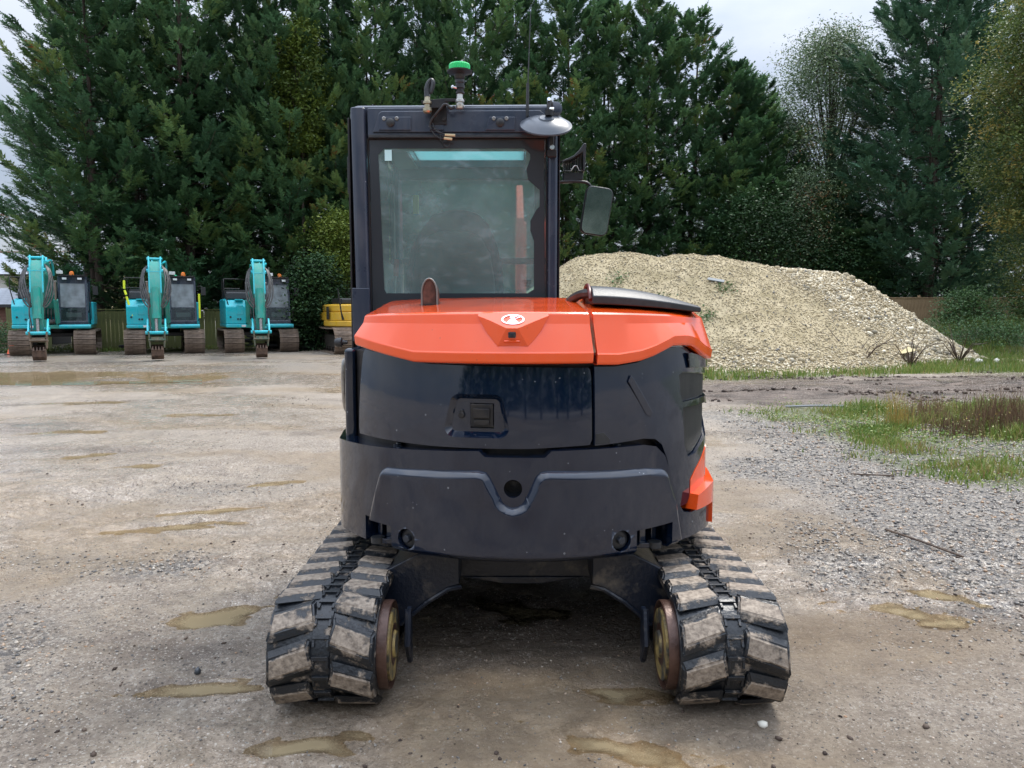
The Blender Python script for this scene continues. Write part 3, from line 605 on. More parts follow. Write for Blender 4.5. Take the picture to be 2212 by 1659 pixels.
# big bluish conifer on the right, and the trees round it
BIG = conifer_meshes(301, H=17, Rm=4.3, nb=330, ppb=44, mt=M_conb, z0=1.4, stems=3)
def merge_plus(tree, label, name='conifer_tree'):
    return tree
conifer(0, 20.6, 38.4, 1.12, .4, 'broad bluish green conifer standing behind the board fence on the right', None, 1.0, 0, BIG)
conifer(0, 25.0, 43.5, 1.0, 2.4, 'bluish green conifer half hidden behind the broad one at the right edge', None, 1.0, 0, BIG)
conifer(2, 16.0, 38.8, .8, 2.0, 'shorter dark conifer in the shade left of the broad bluish conifer', None, .62)

M_willow = tint_mat('greygreen_leaves', [(0, (.07, .12, .06)), (.45, (.15, .22, .11)), (.75, (.24, .30, .17)), (.86, (.22, .14, .06)), (1, (.24, .09, .04))], .5, .4, trans=.25)
M_gold = tint_mat('yellowing_leaves', [(0, (.06, .10, .03)), (.4, (.13, .18, .05)), (.7, (.24, .24, .07)), (1, (.40, .27, .07))], .5, .4, trans=.3)
M_laurel = tint_mat('laurel_leaves', [(0, (.012, .030, .012)), (.5, (.035, .08, .028)), (.9, (.07, .13, .04)), (1, (.16, .18, .05))], .6, .2, trans=.1)
M_elder = tint_mat('shrub_leaves', [(0, (.05, .10, .04)), (.5, (.10, .19, .07)), (.85, (.12, .20, .06)), (1, (.22, .25, .06))], .5, .4, trans=.2)
M_yg = tint_mat('yellowgreen_foliage', [(0, (.07, .11, .02)), (.5, (.15, .21, .035)), (1, (.28, .32, .06))], .5, .35, trans=.2)
def broadleaf(name, label, cat, loc, H, W, m, nl, ls, seed, z0=1.0, trunk=.16, tint=(.4, .22), lean=(0, 0), nclump=60, low=.0, group=None, D=None, shape=.45, cl=1.0):
    global rng
    rng = np.random.default_rng(seed); o = thing(name, label, cat, loc, 0, group); tr = MB(); D = D or W
    c = []
    for i in range(nclump):
        h = z0 + (H - z0) * (low + (1 - low) * (i + rng.uniform(0, 1)) / nclump); u = (h - z0) / (H - z0)
        r = (math.sin(math.pi * min(1, .12 + u * .86)) ** .6) * rng.uniform(.25, 1.0); a = i * 2.4 + rng.normal(0, .4)
        p = np.array([math.cos(a) * r * W / 2 + lean[0] * u, math.sin(a) * r * D / 2 + lean[1] * u, h]); c.append(p)
        if i % 2 == 0:
            b = np.array([lean[0] * u * .5, lean[1] * u * .5, z0 * .3 + h * .55]); mid = (b + p) / 2 + np.array([0, 0, .12 * H * (1 - u) * .3])
            tr.tube([b, mid, p], [trunk * .28 * (1 - u * .5), trunk * .16, .008], 5)
    if trunk > .03: tr.tube([(0, 0, -.3), (lean[0] * .2, lean[1] * .2, H * .3), (lean[0] * .5, lean[1] * .5, H * .6), (lean[0] * .9, lean[1] * .9, H * .93)], [trunk, trunk * .75, trunk * .45, .02], 8)
    c = np.array(c); idx = rng.integers(0, len(c), nl); cr = W * .14
    cr = cr * cl; off = np.clip(rng.normal(0, 1, (nl, 3)), -1.7, 1.7) * np.array([cr, cr, cr * .62]); P = c[idx] + off; ct = np.clip(rng.normal(tint[0], tint[1], len(c)), 0, 1)
    P[:, 2] = np.maximum(P[:, 2], .02)
    V, F, T = leaves(P, rng.uniform(.6, 1.3, nl) * ls, np.clip(ct[idx] + rng.normal(0, .09, nl), 0, 1), shape=shape)
    link('crown', np_mesh('crown', V, F, dict(tint=T), False, m), None, o)
    if tr.v:
        part('trunk' if trunk > .06 else 'stem', tr, M_bark, o)
    return o
broadleaf('broadleaf_tree', 'grey green willowy tree with brown leaves between the conifer row and bluish conifer', 'tree', (17.4, 43.0, 0), 16.2, 10.5, M_willow, 115000, .165, 41, 1.5, .2, (.34, .22), nclump=330, shape=.36, cl=.5)
broadleaf('broadleaf_tree', 'pale green tree filling the gap just right of the conifer row', 'tree', (14.6, 45.5, 0), 13.0, 8.5, M_willow, 60000, .15, 42, 1.2, .16, (.3, .2), nclump=240, shape=.36, cl=.5)
broadleaf('broadleaf_tree', 'brown leaved low tree in front of the willowy tree above the heap', 'tree', (14.6, 38.2, 0), 8.2, 4.2, M_willow, 15000, .15, 43, 1.5, .12, (.5, .2), nclump=60, shape=.4)
broadleaf('broadleaf_tree', 'golden autumn tree overhanging the right edge of the yard', 'tree', (19.0, 27.6, .6), 12.5, 5.6, M_gold, 80000, .13, 44, 4.0, .17, (.36, .25), nclump=300, shape=.4, cl=.55)
broadleaf('broadleaf_tree', 'young yellowing tree low at the right edge in front of the board fence', 'tree', (20.4, 30.6, .9), 5.6, 3.0, M_gold, 9000, .13, 45, .9, .08, (.35, .2), nclump=40)
broadleaf('broadleaf_tree', 'dark low tree in the shade behind the right crest of the heap', 'tree', (11.8, 37.0, 0), 6.5, 6.5, M_laurel, 26000, .16, 46, .6, .14, (.35, .2), nclump=70)
broadleaf('broadleaf_tree', 'dark low tree left of the board fence under the bluish conifer', 'tree', (16.4, 38.0, 0), 5.4, 5.0, M_laurel, 20000, .16, 47, .4, .1, (.45, .2), nclump=60)
broadleaf('shrub', 'dark laurel bush growing between the rightmost teal excavator and the yellow one', 'bush', (-8.0, 31.0, 0), 3.6, 2.6, M_laurel, 15000, .14, 48, .25, .05, (.42, .2), nclump=70, shape=.55)
broadleaf('shrub', 'yellow green conifer shrub above the yellow excavator', 'bush', (-7.3, 34.2, 0), 5.6, 3.2, M_yg, 15000, .16, 49, 2.9, .07, (.45, .25), nclump=55)
broadleaf('shrub', 'feathery green elder bush in front of the board fence on the right', 'bush', (17.6, 29.9, .9), 1.35, 2.3, M_elder, 7000, .11, 50, .1, .05, (.4, .2), nclump=60)
broadleaf('shrub', 'low bramble bush trailing over the board fence at the right', 'bush', (20.3, 29.8, 1.1), .9, 3.0, M_elder, 8000, .10, 51, .05, .04, (.5, .25), nclump=50)
broadleaf('shrub', 'light green bush in the shade right of the leftmost teal excavator cab', 'bush', (-15.2, 32.6, 0), 3.6, 1.9, M_elder, 6000, .11, 52, 1.7, .04, (.6, .25), nclump=40)
broadleaf('shrub', 'weedy bush behind the small orange cone at the left edge', 'bush', (-19.6, 29.0, 0), 1.0, 2.4, M_elder, 7000, .08, 53, .03, .03, (.4, .25), nclump=40)
broadleaf('shrub', 'dark brambles on the slope behind the right toe of the heap', 'bush', (17.2, 27.8, .4), .55, 3.6, M_elder, 9000, .09, 54, .02, .03, (.3, .2), nclump=60)
for i, (x, y, s) in enumerate([(-20.5, 35.5, 1.), (-22.8, 37, 1.1)]):
    pass
# yellow tinged upper bough clump
broadleaf('broadleaf_tree', 'yellowish cypress standing high among the dark conifers left of the cab', 'tree', (-9.4, 35.2, 0), 14.2, 2.2, M_yg, 15000, .17, 55, 8.6, .10, (.25, .22), nclump=55)

for i in range(9):     # trees across the yard behind the camera: they show in the wet paint, mirrors and glass
    conifer(i % 5, -17 + i * 4.3, -24 - (i % 2) * 1.5, 1.0, i * 1.3, 'tall conifer on the far side of the yard, behind the camera', 'conifers behind the camera', .55)
# ------------------------------------------------------------------ grass and weeds
M_grass = tint_mat('grass_blades', [(0, (.07, .13, .025)), (.4, (.14, .22, .04)), (.62, (.24, .28, .07)), (.82, (.34, .28, .11)), (1, (.22, .13, .07))], .5, .35, trans=.25)
M_dry = tint_mat('dry_stems', [(0, (.07, .04, .025)), (.6, (.20, .12, .07)), (1, (.34, .25, .13))], .7, .3)
def blades(P, h, w, tint, lean=.35):
    n = len(P); a = rng.uniform(0, 2 * np.pi, n); S = np.stack([np.cos(a), np.sin(a), 0 * a], -1); b = rng.uniform(0, 2 * np.pi, n); Lx = np.stack([np.cos(b), np.sin(b), 0 * b], -1) * (rng.uniform(.1, 1, n) * lean * h)[:, None]
    up = np.array([0, 0, 1.]); h = h[:, None]; w = w[:, None]
    v = np.stack([P - S * w, P + S * w, P + up * h * .6 + Lx * .35 + S * w * .6, P + up * h * .6 + Lx * .35 - S * w * .6, P + up * h + Lx], 1)
    i = np.arange(n)[:, None] * 5; F = np.concatenate([i + [0, 1, 2], i + [0, 2, 3], i + [3, 2, 4]]); return v.reshape(-1, 3), F, np.repeat(tint, 5)
def build_grass():
    global rng
    rng = np.random.default_rng(77)
    n = 210000; x = rng.uniform(2.6, 13.0, n); y = rng.uniform(5.6, 16, n); g = grass_mask(x, y); c = sstep(-.25, .45, fbm(x, y, 151, 4, 1.6))
    k = rng.uniform(0, 1, n) < g ** 1.7 * (.03 + .97 * c ** 1.6); x, y = x[k], y[k]; c = c[k]
    h = rng.uniform(.03, .10, len(x)) * (1 + 1.5 * c * sstep(4.2, 6, x)); P = np.stack([x, y, gh(x, y) - .005], -1)
    A = blades(P, h, rng.uniform(.004, .010, len(x)), np.clip(.52 + .35 * fbm(x, y, 161, 3, 1.1) + rng.normal(0, .18, len(x)), 0, 1), .8)
    n = 120000; x2 = rng.uniform(3.5, 24, n); y2 = rng.uniform(16.3, 30, n); g = grass_mask(x2, y2); k = (rng.uniform(0, 1, n) < g * (.25 + .75 * sstep(-.3, .3, fbm(x2, y2, 171, 3, .9)))) & (heap_h(np.clip(x2, -4, 15.9), np.clip(y2, 18, 30)) < .1)
    x2, y2 = x2[k], y2[k]; P = np.stack([x2, y2, gh(x2, y2)], -1); B = blades(P, rng.uniform(.05, .22, len(x2)) * (1 + .5 * (y2 > 26)), rng.uniform(.006, .016, len(x2)), np.clip(rng.normal(.48, .2, len(x2)), 0, 1), .6)
    n = 30000; x3 = rng.uniform(-21, -3, n); y3 = rng.uniform(27.5, 34, n); g = grass_mask(x3, y3); k = rng.uniform(0, 1, n) < g; x3, y3 = x3[k], y3[k]; P = np.stack([x3, y3, gh(x3, y3)], -1)
    C = blades(P, rng.uniform(.05, .2, len(x3)), rng.uniform(.006, .014, len(x3)), np.clip(rng.normal(.4, .2, len(x3)), 0, 1), .6)
    V = []; F = []; T = []; o = 0
    for a in (A, B, C): V.append(a[0]); F.append(a[1] + o); T.append(a[2]); o += len(a[0])
    tag(link('grass', np_mesh('grass', np.concatenate(V), np.concatenate(F), dict(tint=np.concatenate(T)), False, M_grass), None), 'ragged green grass and low weeds on the right of the yard', 'grass', None, 'stuff')
    # leafy ground weeds
    n = 60000; x = rng.uniform(3.4, 12.5, n); y = rng.uniform(6.2, 14, n); g = grass_mask(x, y) * sstep(-.1, .4, fbm(x, y, 181, 3, 1.1)); k = rng.uniform(0, 1, n) < g; x, y = x[k], y[k]
    P = np.stack([x, y, gh(x, y) + rng.uniform(.01, .10, len(x))], -1); V, F, T = leaves(P, rng.uniform(.018, .045, len(x)), np.clip(rng.normal(.45, .25, len(x)), 0, 1), .1, .6)
    tag(link('weeds', np_mesh('weeds', V, F, dict(tint=T), False, M_grass), None), 'leafy low weeds among the grass on the right', 'weeds', None, 'stuff')
    # moss / weeds on the heap
    n = 900; cx = rng.choice([(2.9, 22.2), (3.5, 21.6), (4.4, 22.6), (6.3, 22.9), (5.5, 21.8), (3.2, 23.5), (4.9, 21.0)], n); x = cx[:, 0] + rng.normal(0, .16, n); y = cx[:, 1] + rng.normal(0, .16, n)
    P = np.stack([x, y, heap_h(x, y) + .03], -1); V, F, T = leaves(P, rng.uniform(.04, .10, n), np.clip(rng.normal(.5, .2, n), 0, 1), 0, .6)
    tag(link('weeds', np_mesh('weeds', V, F, dict(tint=T), False, M_elder), None), 'small green weeds sprouting on the face of the gravel heap', 'weeds', None, 'stuff')
build_grass()
def weed_clump(x, y, n, h, sp, tint, label, m=None, w=.004, lv=0, group='dry weed clumps on the right'):
    z = float(gh(x, y)); P = np.stack([rng.normal(0, sp, n), rng.normal(0, sp, n), np.zeros(n)], -1)
    P[:, 2] = gh(P[:, 0] + x, P[:, 1] + y) - z
    V, F, T = blades(P, rng.uniform(.45, 1, n) * h, rng.uniform(.6, 1.4, n) * w, np.clip(rng.normal(tint, .18, n), 0, 1), .35)
    o = link('weed_clump', np_mesh('weed_clump', V, F, dict(tint=T), False, m or M_dry), None, None, (x, y, z)); tag(o, label, 'weeds', group)
    if lv:
        i = rng.integers(0, n, lv); p = P[i] + np.stack([rng.normal(0, .05, lv), rng.normal(0, .05, lv), rng.uniform(.05, .8, lv) * h], -1)
        V, F, T = leaves(p, rng.uniform(.02, .045, lv), np.clip(rng.normal(.6, .25, lv), 0, 1), 0, .5); link('foliage', np_mesh('foliage', V, F, dict(tint=T), False, M_gold), None, o)
for a in [(6.35, 9.9, 700, .62, .26, .45, 'large brown clump of dry weed stems in the grass'), (5.15, 10.2, 110, .62, .10, .9, 'upright yellow green grass clump left of the brown weeds'),
          (5.6, 9.6, 260, .35, .16, .35, 'low dark weed clump at the left edge of the grass'), (7.9, 10.6, 480, .5, .4, .5, 'wide thin clump of brown weed stalks right of the largest clump'),
          (8.2, 9.3, 300, .6, .3, .3, 'clump of tall dark weed stalks near the right edge'), (6.9, 8.3, 170, .3, .3, .4, 'small russet weed clump nearest the gravel'),
          (5.9, 10.9, 260, .45, .2, .6, 'pale dry weed clump behind the brown clump'), (9.6, 12.3, 300, .5, .4, .5, 'distant dry weed clump beside the rutted track')]:
    weed_clump(*a, m=M_gold if a[5] > .8 else None, lv=160)
def stalk(x, y, h, label):
    z = float(gh(x, y)); b = MB(); b.tube([(0, 0, -.02), (.01, 0, h * .5), (-.05, .02, h * .85), (-.09, .02, h)], [.006, .005, .004, .002], 5)
    o = part('dock_stalk', b, M_dry, None, loc=(x, y, z)); s = MB(); n = 60
    for i in range(n):
        t = rng.uniform(.62, 1); p = Vector((-.02 - .07 * (t - .5) * 2 * (t > .5), .01, h * t)) + Vector(rng.normal(0, .012, 3).tolist()); s.box(p, (.014, .014, .02), (rng.uniform(0, 3), 0, 0))
    part('seed_head', s, mat('seed_brown', (.07, .035, .02), .8), o, sm=None); tag(o, label, 'dock plant')
stalk(7.05, 8.15, 1.12, 'tall dark dock seed stalk at the right edge of the grass')
stalk(7.5, 9.0, .8, 'shorter dark dock seed stalk leaning behind the tall one')
def twig(pts, r, label, m=None, name='stick'):
    z = [float(gh(p[0], p[1])) for p in pts]; c = Vector((pts[0][0], pts[0][1], z[0])); b = MB(); b.tube([Vector((p[0], p[1], zz + p[2])) - c for p, zz in zip(pts, z)], r, 6, smooth=1)
    tag(part(name, b, m or M_twig, None, loc=c), label, 'stick' if name == 'stick' else name)
M_twig = mat('wet_twig', (.05, .03, .02), .6, col2=(.12, .08, .05), nscale=30)
twig([(2.63, 5.3, .01), (2.72, 5.02, .02), (2.84, 4.72, .012)], .008, 'long thin dark stick lying on the gravel right of the machine')
twig([(3.2, 7.15, .02), (3.45, 7.12, .03), (3.6, 7.14, .015)], .008, 'short straight dark stick on the gravel')
twig([(4.4, 12.3, .02), (4.9, 12.25, .04), (5.3, 12.2, .02)], .02, 'grey fallen branch beside the muddy ruts', mat('grey_branch', (.22, .23, .24), .6))
for i, (x, y) in enumerate([(13.5, 23.2), (11.2, 21.6), (9.4, 20.9)]):
    b = MB(); rs = random.Random(i)
    for k in range(16):
        a = rs.uniform(0, 6.28); l = rs.uniform(.5, 1.3); b.tube([(0, 0, 0), (math.cos(a) * l * .4, math.sin(a) * .3 * l, l * .5), (math.cos(a) * l * .9, math.sin(a) * .5 * l, l * rs.uniform(.3, .95))], [.02, .013, .005], 4)
    tag(part('dead_brush', b, M_twig, None, loc=(x, y, float(gh(x, y)))), ['tangle of bare dark branches at the right toe of the heap', 'small bare bush at the foot of the coarse stones', 'tiny bare bush nearest the middle of the heap toe'][i], 'dead bush')
b = MB(); b.box((0, 0, 0), (.5, .14, .03), (0, .1, 0)); tag(part('scrap_board', b, mat('grey_board', (.13, .15, .16), .6), None, .004, loc=(6.1, 23.2, float(heap_h(6.1, 23.2)) + .05), rot=(.5, .1, -.5)), 'small grey board lying on the face of the gravel heap', 'board')
b = MB(); b.add([(0, 0, 0), (.5, .05, .1), (.75, .2, .02), (.45, .35, .14), (.05, .3, .05), (.3, .18, .2)], [(0, 1, 5), (1, 2, 5), (2, 3, 5), (3, 4, 5), (4, 0, 5)]); tag(part('plastic_sack', b, mat('cream_plastic', (.62, .50, .25), .5), None, loc=(11.0, 21.75, .35)), 'crumpled yellowish plastic sack among the stones at the heap toe', 'sack')
for (x, y, s, lab) in [(13.9, 22.9, .16, 'larger white stone lying right of the heap toe'), (14.6, 23.1, .13, 'smaller white stone lying right of the heap toe'), (-1.37, 3.22, .022, 'dark wet stone beside the front left puddle'), (.95, 2.78, .02, 'white stone in front of the right track')]:
    m_ = mat('stone_dark', (.05, .055, .06), .3) if 'dark' in lab else mat('stone_white', (.72, .68, .58), .7)
    me = stones_mesh('stone', np.zeros((1, 3)), np.array([s]), m_, 'ico', .7); tag(link('stone', me, None, None, (x, y, float(gh(x, y)) + s * .4)), lab, 'stone')

# ------------------------------------------------------------------ fences, buildings, left background
M_gfence = mat('mossy_boards', (.075, .085, .03), .85, col2=(.16, .17, .05), nscale=2.2, detail=8, bump=.4, bscale=40, stretch=(3, 3, .8))
M_bfence = mat('weathered_boards', (.20, .13, .07), .8, col2=(.34, .24, .14), nscale=3, detail=8, bump=.4, bscale=40, stretch=(3, 3, .8))
def board_fence(name, label, p0, p1, h, m, bw=.15, zf=None, top=None, cap=True, post_every=2.4, step=0.):
    p0 = Vector(p0); p1 = Vector(p1); d = p1 - p0; L_ = d.length; a = math.atan2(d.y, d.x); o = thing(name, label, 'fence', (p0.x, p0.y, 0), a)
    n = int(L_ / bw); prot = MB(); prot.box((0, 0, .5), (bw - .003, .022, 1.0)); pm = bpy.data.meshes.new('board'); pm.from_pydata(prot.v, [], prot.f); pm.update(); finish(pm, None); pm.materials.append(m)
    rs = random.Random(name)
    for i in range(n):
        x = (i + .5) * bw; w = p0 + d.normalized() * x; z = float(gh(w.x, w.y)) - .05; q = link('board', pm, None, o, (x, rs.uniform(-.004, .004), z), (0, rs.uniform(-.006, .006), 0)); q.scale = (1, 1, (h if top is None else top - z) + rs.uniform(-.015, .015))
    for i in range(int(L_ / post_every) + 1):
        w = p0 + d.normalized() * min(i * post_every, L_); z = float(gh(w.x, w.y)) - .1; b = MB(); hh = h if top is None else top - z; b.box((min(i * post_every, L_), .07, z + hh / 2 + .06), (.1, .1, hh + .1)); part('post', b, m, o, .005)
    for zz in (.25, h - .35):
        b = MB()
        for i in range(int(L_ / 2)):
            w0 = p0 + d.normalized() * (i * 2.); w1 = p0 + d.normalized() * (i * 2 + 2.); z0 = float(gh(w0.x, w0.y)) + zz; z1 = float(gh(w1.x, w1.y)) + zz
            b.tube([(i * 2., .04, z0), (i * 2 + 2., .04, z1)], .035, 4)
        part('rail', b, m, o)
    if cap:
        b = MB(); b.box((L_ / 2, 0, (h if top is None else top)), (L_, .07, .05)); part('cap_rail', b, m, o, .005)
board_fence('board_fence', 'mossy green board fence running behind the teal excavators', (-17.6, 30.9), (-7.4, 36.6), 1.62, M_gfence)
board_fence('board_fence', 'short mossy board fence by the brown shed left of the excavators', (-21.35, 32.6), (-18.4, 30.9), 1.7, M_gfence, cap=False)
board_fence('board_fence', 'weathered brown board fence on top of the grassy bank at right', (15.0, 33.2), (27.0, 32.4), 1.05, M_bfence, top=2.12)
# cottage with slate roof, seen past the left excavator
M_render_w = mat('white_render', (.72, .72, .70), .8, col2=(.6, .6, .57), nscale=2)
M_render_c = mat('cream_render', (.62, .55, .33), .8, col2=(.52, .46, .28), nscale=2)
M_slate = mat('wet_slate', (.22, .24, .28), .35, col2=(.34, .37, .42), nscale=2.5, bump=.2, bscale=30)
def slates(parent, x0, x1, y0, z0, y1, z1, sw, rows):
    """roof pitch as overlapping slates, eaves (y0,z0) to ridge (y1,z1)"""
    n = max(1, int((x1 - x0) / sw)); sl = math.hypot(y1 - y0, z1 - z0); rh = sl / rows; a = math.atan2(z1 - z0, y1 - y0)
    p = MB(); p.box((0, 0, 0), (sw - .012, rh * 1.25, .012)); pm = bpy.data.meshes.new('slate'); pm.from_pydata(p.v, [], p.f); pm.update(); finish(pm, None); pm.materials.append(M_slate)
    und = MB(); und.add([(x0, y0, z0 - .03), (x1, y0, z0 - .03), (x1, y1, z1 - .03), (x0, y1, z1 - .03), (x0, y0, z0 - .08), (x1, y0, z0 - .08), (x1, y1, z1 - .08), (x0, y1, z1 - .08)], [(0, 1, 2, 3), (7, 6, 5, 4), (0, 4, 5, 1), (1, 5, 6, 2), (2, 6, 7, 3), (3, 7, 4, 0)])
    rf = part('roof', und, M_slate, parent); rs = random.Random(int(x0 * 10))
    for r in range(rows):
        t = (r + .5) / rows; off = (r % 2) * .5 * sw
        for i in range(n):
            link('slate', pm, None, rf, (x0 + off + (i + .5) * sw + rs.uniform(-.004, .004), y0 + (y1 - y0) * t, z0 + (z1 - z0) * t + .012), (a + R(1.2), 0, rs.uniform(-.01, .01)))
    return rf
def house():
    o = thing('house', 'white and cream rendered cottage with a slate roof beyond the left excavator', 'house', (-26.5, 43.5, 0), R(0))
    b = MB(); b.bx(-8, -1.55, 0, 7, 0, 3.72); part('white_wall', b, M_render_w, o)
    b = MB(); b.bx(-1.545, 3.2, .02, 7, 0, 3.72); part('cream_wall', b, M_render_c, o)
    slates(o, -8.0, 3.3, -.35, 3.62, 3.6, 5.1, .45, 13)
    b = MB(); b.bx(-8, 3.3, 3.5, 3.7, 5.02, 5.16); part('ridge', b, mat('clay_ridge', (.25, .14, .10), .8), o, .03)
    b = MB(); b.tube([(-8, -.42, 3.56), (3.3, -.42, 3.56)], .055, 8); part('gutter', b, M_blackp, o)
    b = MB(); b.bx(-4.2, -3.0, -.03, .02, 1.5, 2.7); w = part('window', b, M_white, o, .01)
    b = MB(); b.bx(-4.1, -3.65, -.05, -.035, 1.6, 2.6); b.bx(-3.55, -3.1, -.05, -.035, 1.6, 2.6); part('pane', b, M_glassx, w)
house()
def shed():
    o = thing('shed', 'low shed with slate roof and brown lap boards at the left edge', 'shed', (-22.6, 34.6, 0), R(-4))
    b = MB(); b.bx(-5, .8, .12, 3.2, 0, 1.82); part('wall', b, M_blackm, o)
    p = MB(); p.add([(-2.9, 0, 0), (2.9, 0, 0), (2.9, -.03, 0), (-2.9, -.03, 0), (-2.9, .02, .16), (2.9, .02, .16), (2.9, -.002, .16), (-2.9, -.002, .16)], [(0, 1, 2, 3), (7, 6, 5, 4), (3, 2, 6, 7), (0, 4, 5, 1), (0, 3, 7, 4), (1, 5, 6, 2)])
    m = mat('brown_lap_board', (.13, .055, .035), .7, col2=(.20, .09, .06), nscale=5, stretch=(1, 1, 5)); pm = bpy.data.meshes.new('lap_board'); pm.from_pydata(p.v, [], p.f); pm.update(); finish(pm, None); pm.materials.append(m)
    for k in range(12): link('lap_board', pm, None, o, (-2.1, .11 - .0, k * .148))
    slates(o, -5.2, 1.0, -.2, 1.86, 2.4, 2.62, .4, 7)
    b = MB(); b.bx(-5.2, 1.0, -.27, -.19, 1.72, 1.86); part('fascia', b, M_blackp, o, .01)
shed()
b = MB(); b.bx(-.19, .19, -.012, .012, -.12, .12); s_ = part('notice_sign', b, M_white, None, .004, loc=(-20.55, 31.95, 1.42), rot=(0, 0, R(-28))); tag(s_, 'small white notice on the mossy fence beside the shed', 'sign')
b = MB(); b.bx(-.13, .13, -.018, -.0125, -.02, .06); part('notice_print', b, mat('grey_print', (.5, .5, .5), .6), s_)
c = thing('traffic_cone', 'small orange traffic cone among weeds at the left edge', 'cone', (-17.95, 27.6, 0)); b = MB(); b.lathe((0, 0, 0), (0, 0, 1), [(.16, .03), (.15, .04), (.04, .46), (.03, .48)], 16); part('cone_body', b, mat('cone_orange', (.85, .12, .03), .5), c); b = MB(); b.box((0, 0, .015), (.34, .34, .03)); part('base', b, M_blackp, c, .005)
# black drainage pipes stacked at the fence
for i, (x, y, z, r) in enumerate([(-8.6, 32.0, .16, .16), (-7.2, 31.2, .13, .13)]):
    b = MB(); b.cyl((-1.6, 0, 0), (1.6, 0, 0), r, n=16); o = part('drain_pipe', b, M_blackp, None, rot=(0, 0, .2), loc=(x, y, z)); tag(o, ['black plastic pipe lying beyond the right track of the rightmost excavator', 'thinner black pipe lying in front of the laurel bush'][i], 'pipe')
    b = MB(); b.cyl((1.3, 0, 0), (1.38, 0, 0), r * 1.12, n=16); part('pipe_collar', b, M_white, o)
for i, (x, y) in enumerate([(-12.0, 33.0), (-11.4, 33.3), (-15.7, 31.4)]):
    rs = random.Random(i); b = MB(); b.tube([(rs.uniform(-.6, .6), rs.uniform(-.15, .15), .06 + .06 * k) for k in range(8)], .05, 6, smooth=1)
    tag(part('pipe_bundle', b, M_blackp, None, loc=(x, y, 0)), ['tangled black hose heaped at the fence foot', 'second heap of black hose by the fence foot', 'dark hose heap behind the leftmost excavator'][i], 'hose')
b = MB(); b.cyl((0, 0, 0), (0, 0, 3.1), .035, n=8); o = part('lamp_post', b, M_blackm, None, loc=(-7.35, 31.6, 0)); tag(o, 'thin post with a round security lamp above the yellow excavator', 'lamp post')
b = MB(); b.lathe((-.12, -.05, 3.12), (0, 0, -1), [(.02, -.06), (.12, 0), (.17, .04), (.15, .1), (.05, .14)], 14); part('lamp_head', b, mat('silver_shade', (.7, .7, .66), .25, .8), o)

# ------------------------------------------------------------------ parked excavators
def stadium(L, r, zc, s):
    """point and outward normal on a track loop (side view y,z), s in metres, starts at bottom rear"""
    per = 2 * L + 2 * math.pi * r; s %= per
    if s < L: return (-L / 2 + s, zc - r, 0, -1)
    s -= L
    if s < math.pi * r: a = -math.pi / 2 + s / r; return (L / 2 + r * math.cos(a), zc + r * math.sin(a), math.cos(a), math.sin(a))
    s -= math.pi * r
    if s < L: return (L / 2 - s, zc + r, 0, 1)
    s -= L; a = math.pi / 2 + s / r; return (-L / 2 + r * math.cos(a), zc + r * math.sin(a), math.cos(a), math.sin(a))
def pad_mesh(w, l):
    p = MB(); p.box((0, 0, .012), (w, l, .024))
    for k in (-.36, 0, .36): p.box((0, k * l, .035), (w, .022, .03))
    for k in (-.12, .12): p.box((k * w * 2, l * .2, .03), (.05, .03, .02))
    me = bpy.data.meshes.new('track_pad'); me.from_pydata(p.v, [], p.f); me.update(); finish(me, None); me.materials.append(M_pad); return me
PAD = {}
def steel_track(parent, x, w, L, H, sd):
    """steel crawler: frame, wheels and every pad a part of its own"""
    r = H / 2 - .035; Ls = L - 2 * r - .07; t = MB()
    t.bx(x - .16, x + .16, -L / 2 + .45, L / 2 - .45, .22, H - .28)
    fr = part('track_frame', t, M_paddark, parent, .02)
    b = MB()
    for e in (-1, 1):
        b.cyl((x - .06, e * Ls / 2, H / 2), (x + .06, e * Ls / 2, H / 2), r * .93, n=24); b.cyl((x - .15, e * Ls / 2, H / 2), (x + .15, e * Ls / 2, H / 2), r * .35, n=16)
    part('idler', b, M_pad, fr, .01)
    for k in range(6):
        b = MB(); y = -Ls / 2 + .25 + (Ls - .5) * k / 5; b.cyl((x - .17, y, .16), (x + .17, y, .16), .085, n=14); part('roller', b, M_paddark, fr)
    key = (round(w, 2),)
    if key not in PAD: PAD[key] = pad_mesh(w, .165)
    per = 2 * Ls + 2 * math.pi * r; n = int(per / .172)
    for i in range(n):
        y, z, ny, nz = stadium(Ls, r, H / 2, (i + .3) * per / n)
        if nz > .9 and abs(ny) < .1: z -= .03 * math.sin(math.pi * (y + Ls / 2) / Ls)
        link('track_pad', PAD[key], None, parent, (x, y, z), (math.atan2(-ny, nz), 0, 0))
    b = MB(); pts = [stadium(Ls, r - .05, H / 2, i * per / 60 * (1 - .2 / per)) for i in range(60)]
    for i in range(60):
        a, c = pts[i], pts[(i + 1) % 60]; b.add([(x - .08, a[0], a[1]), (x + .08, a[0], a[1]), (x + .08, c[0], c[1]), (x - .08, c[0], c[1]), (x - .08, a[0] + a[2] * .05, a[1] + a[3] * .05), (x + .08, a[0] + a[2] * .05, a[1] + a[3] * .05), (x + .08, c[0] + c[2] * .05, c[1] + c[3] * .05), (x - .08, c[0] + c[2] * .05, c[1] + c[3] * .05)],
              [(0, 1, 2, 3), (7, 6, 5, 4), (0, 4, 5, 1), (3, 2, 6, 7), (0, 3, 7, 4), (1, 5, 6, 2)])
    part('track_chain', b, M_paddark, parent, sm=None)
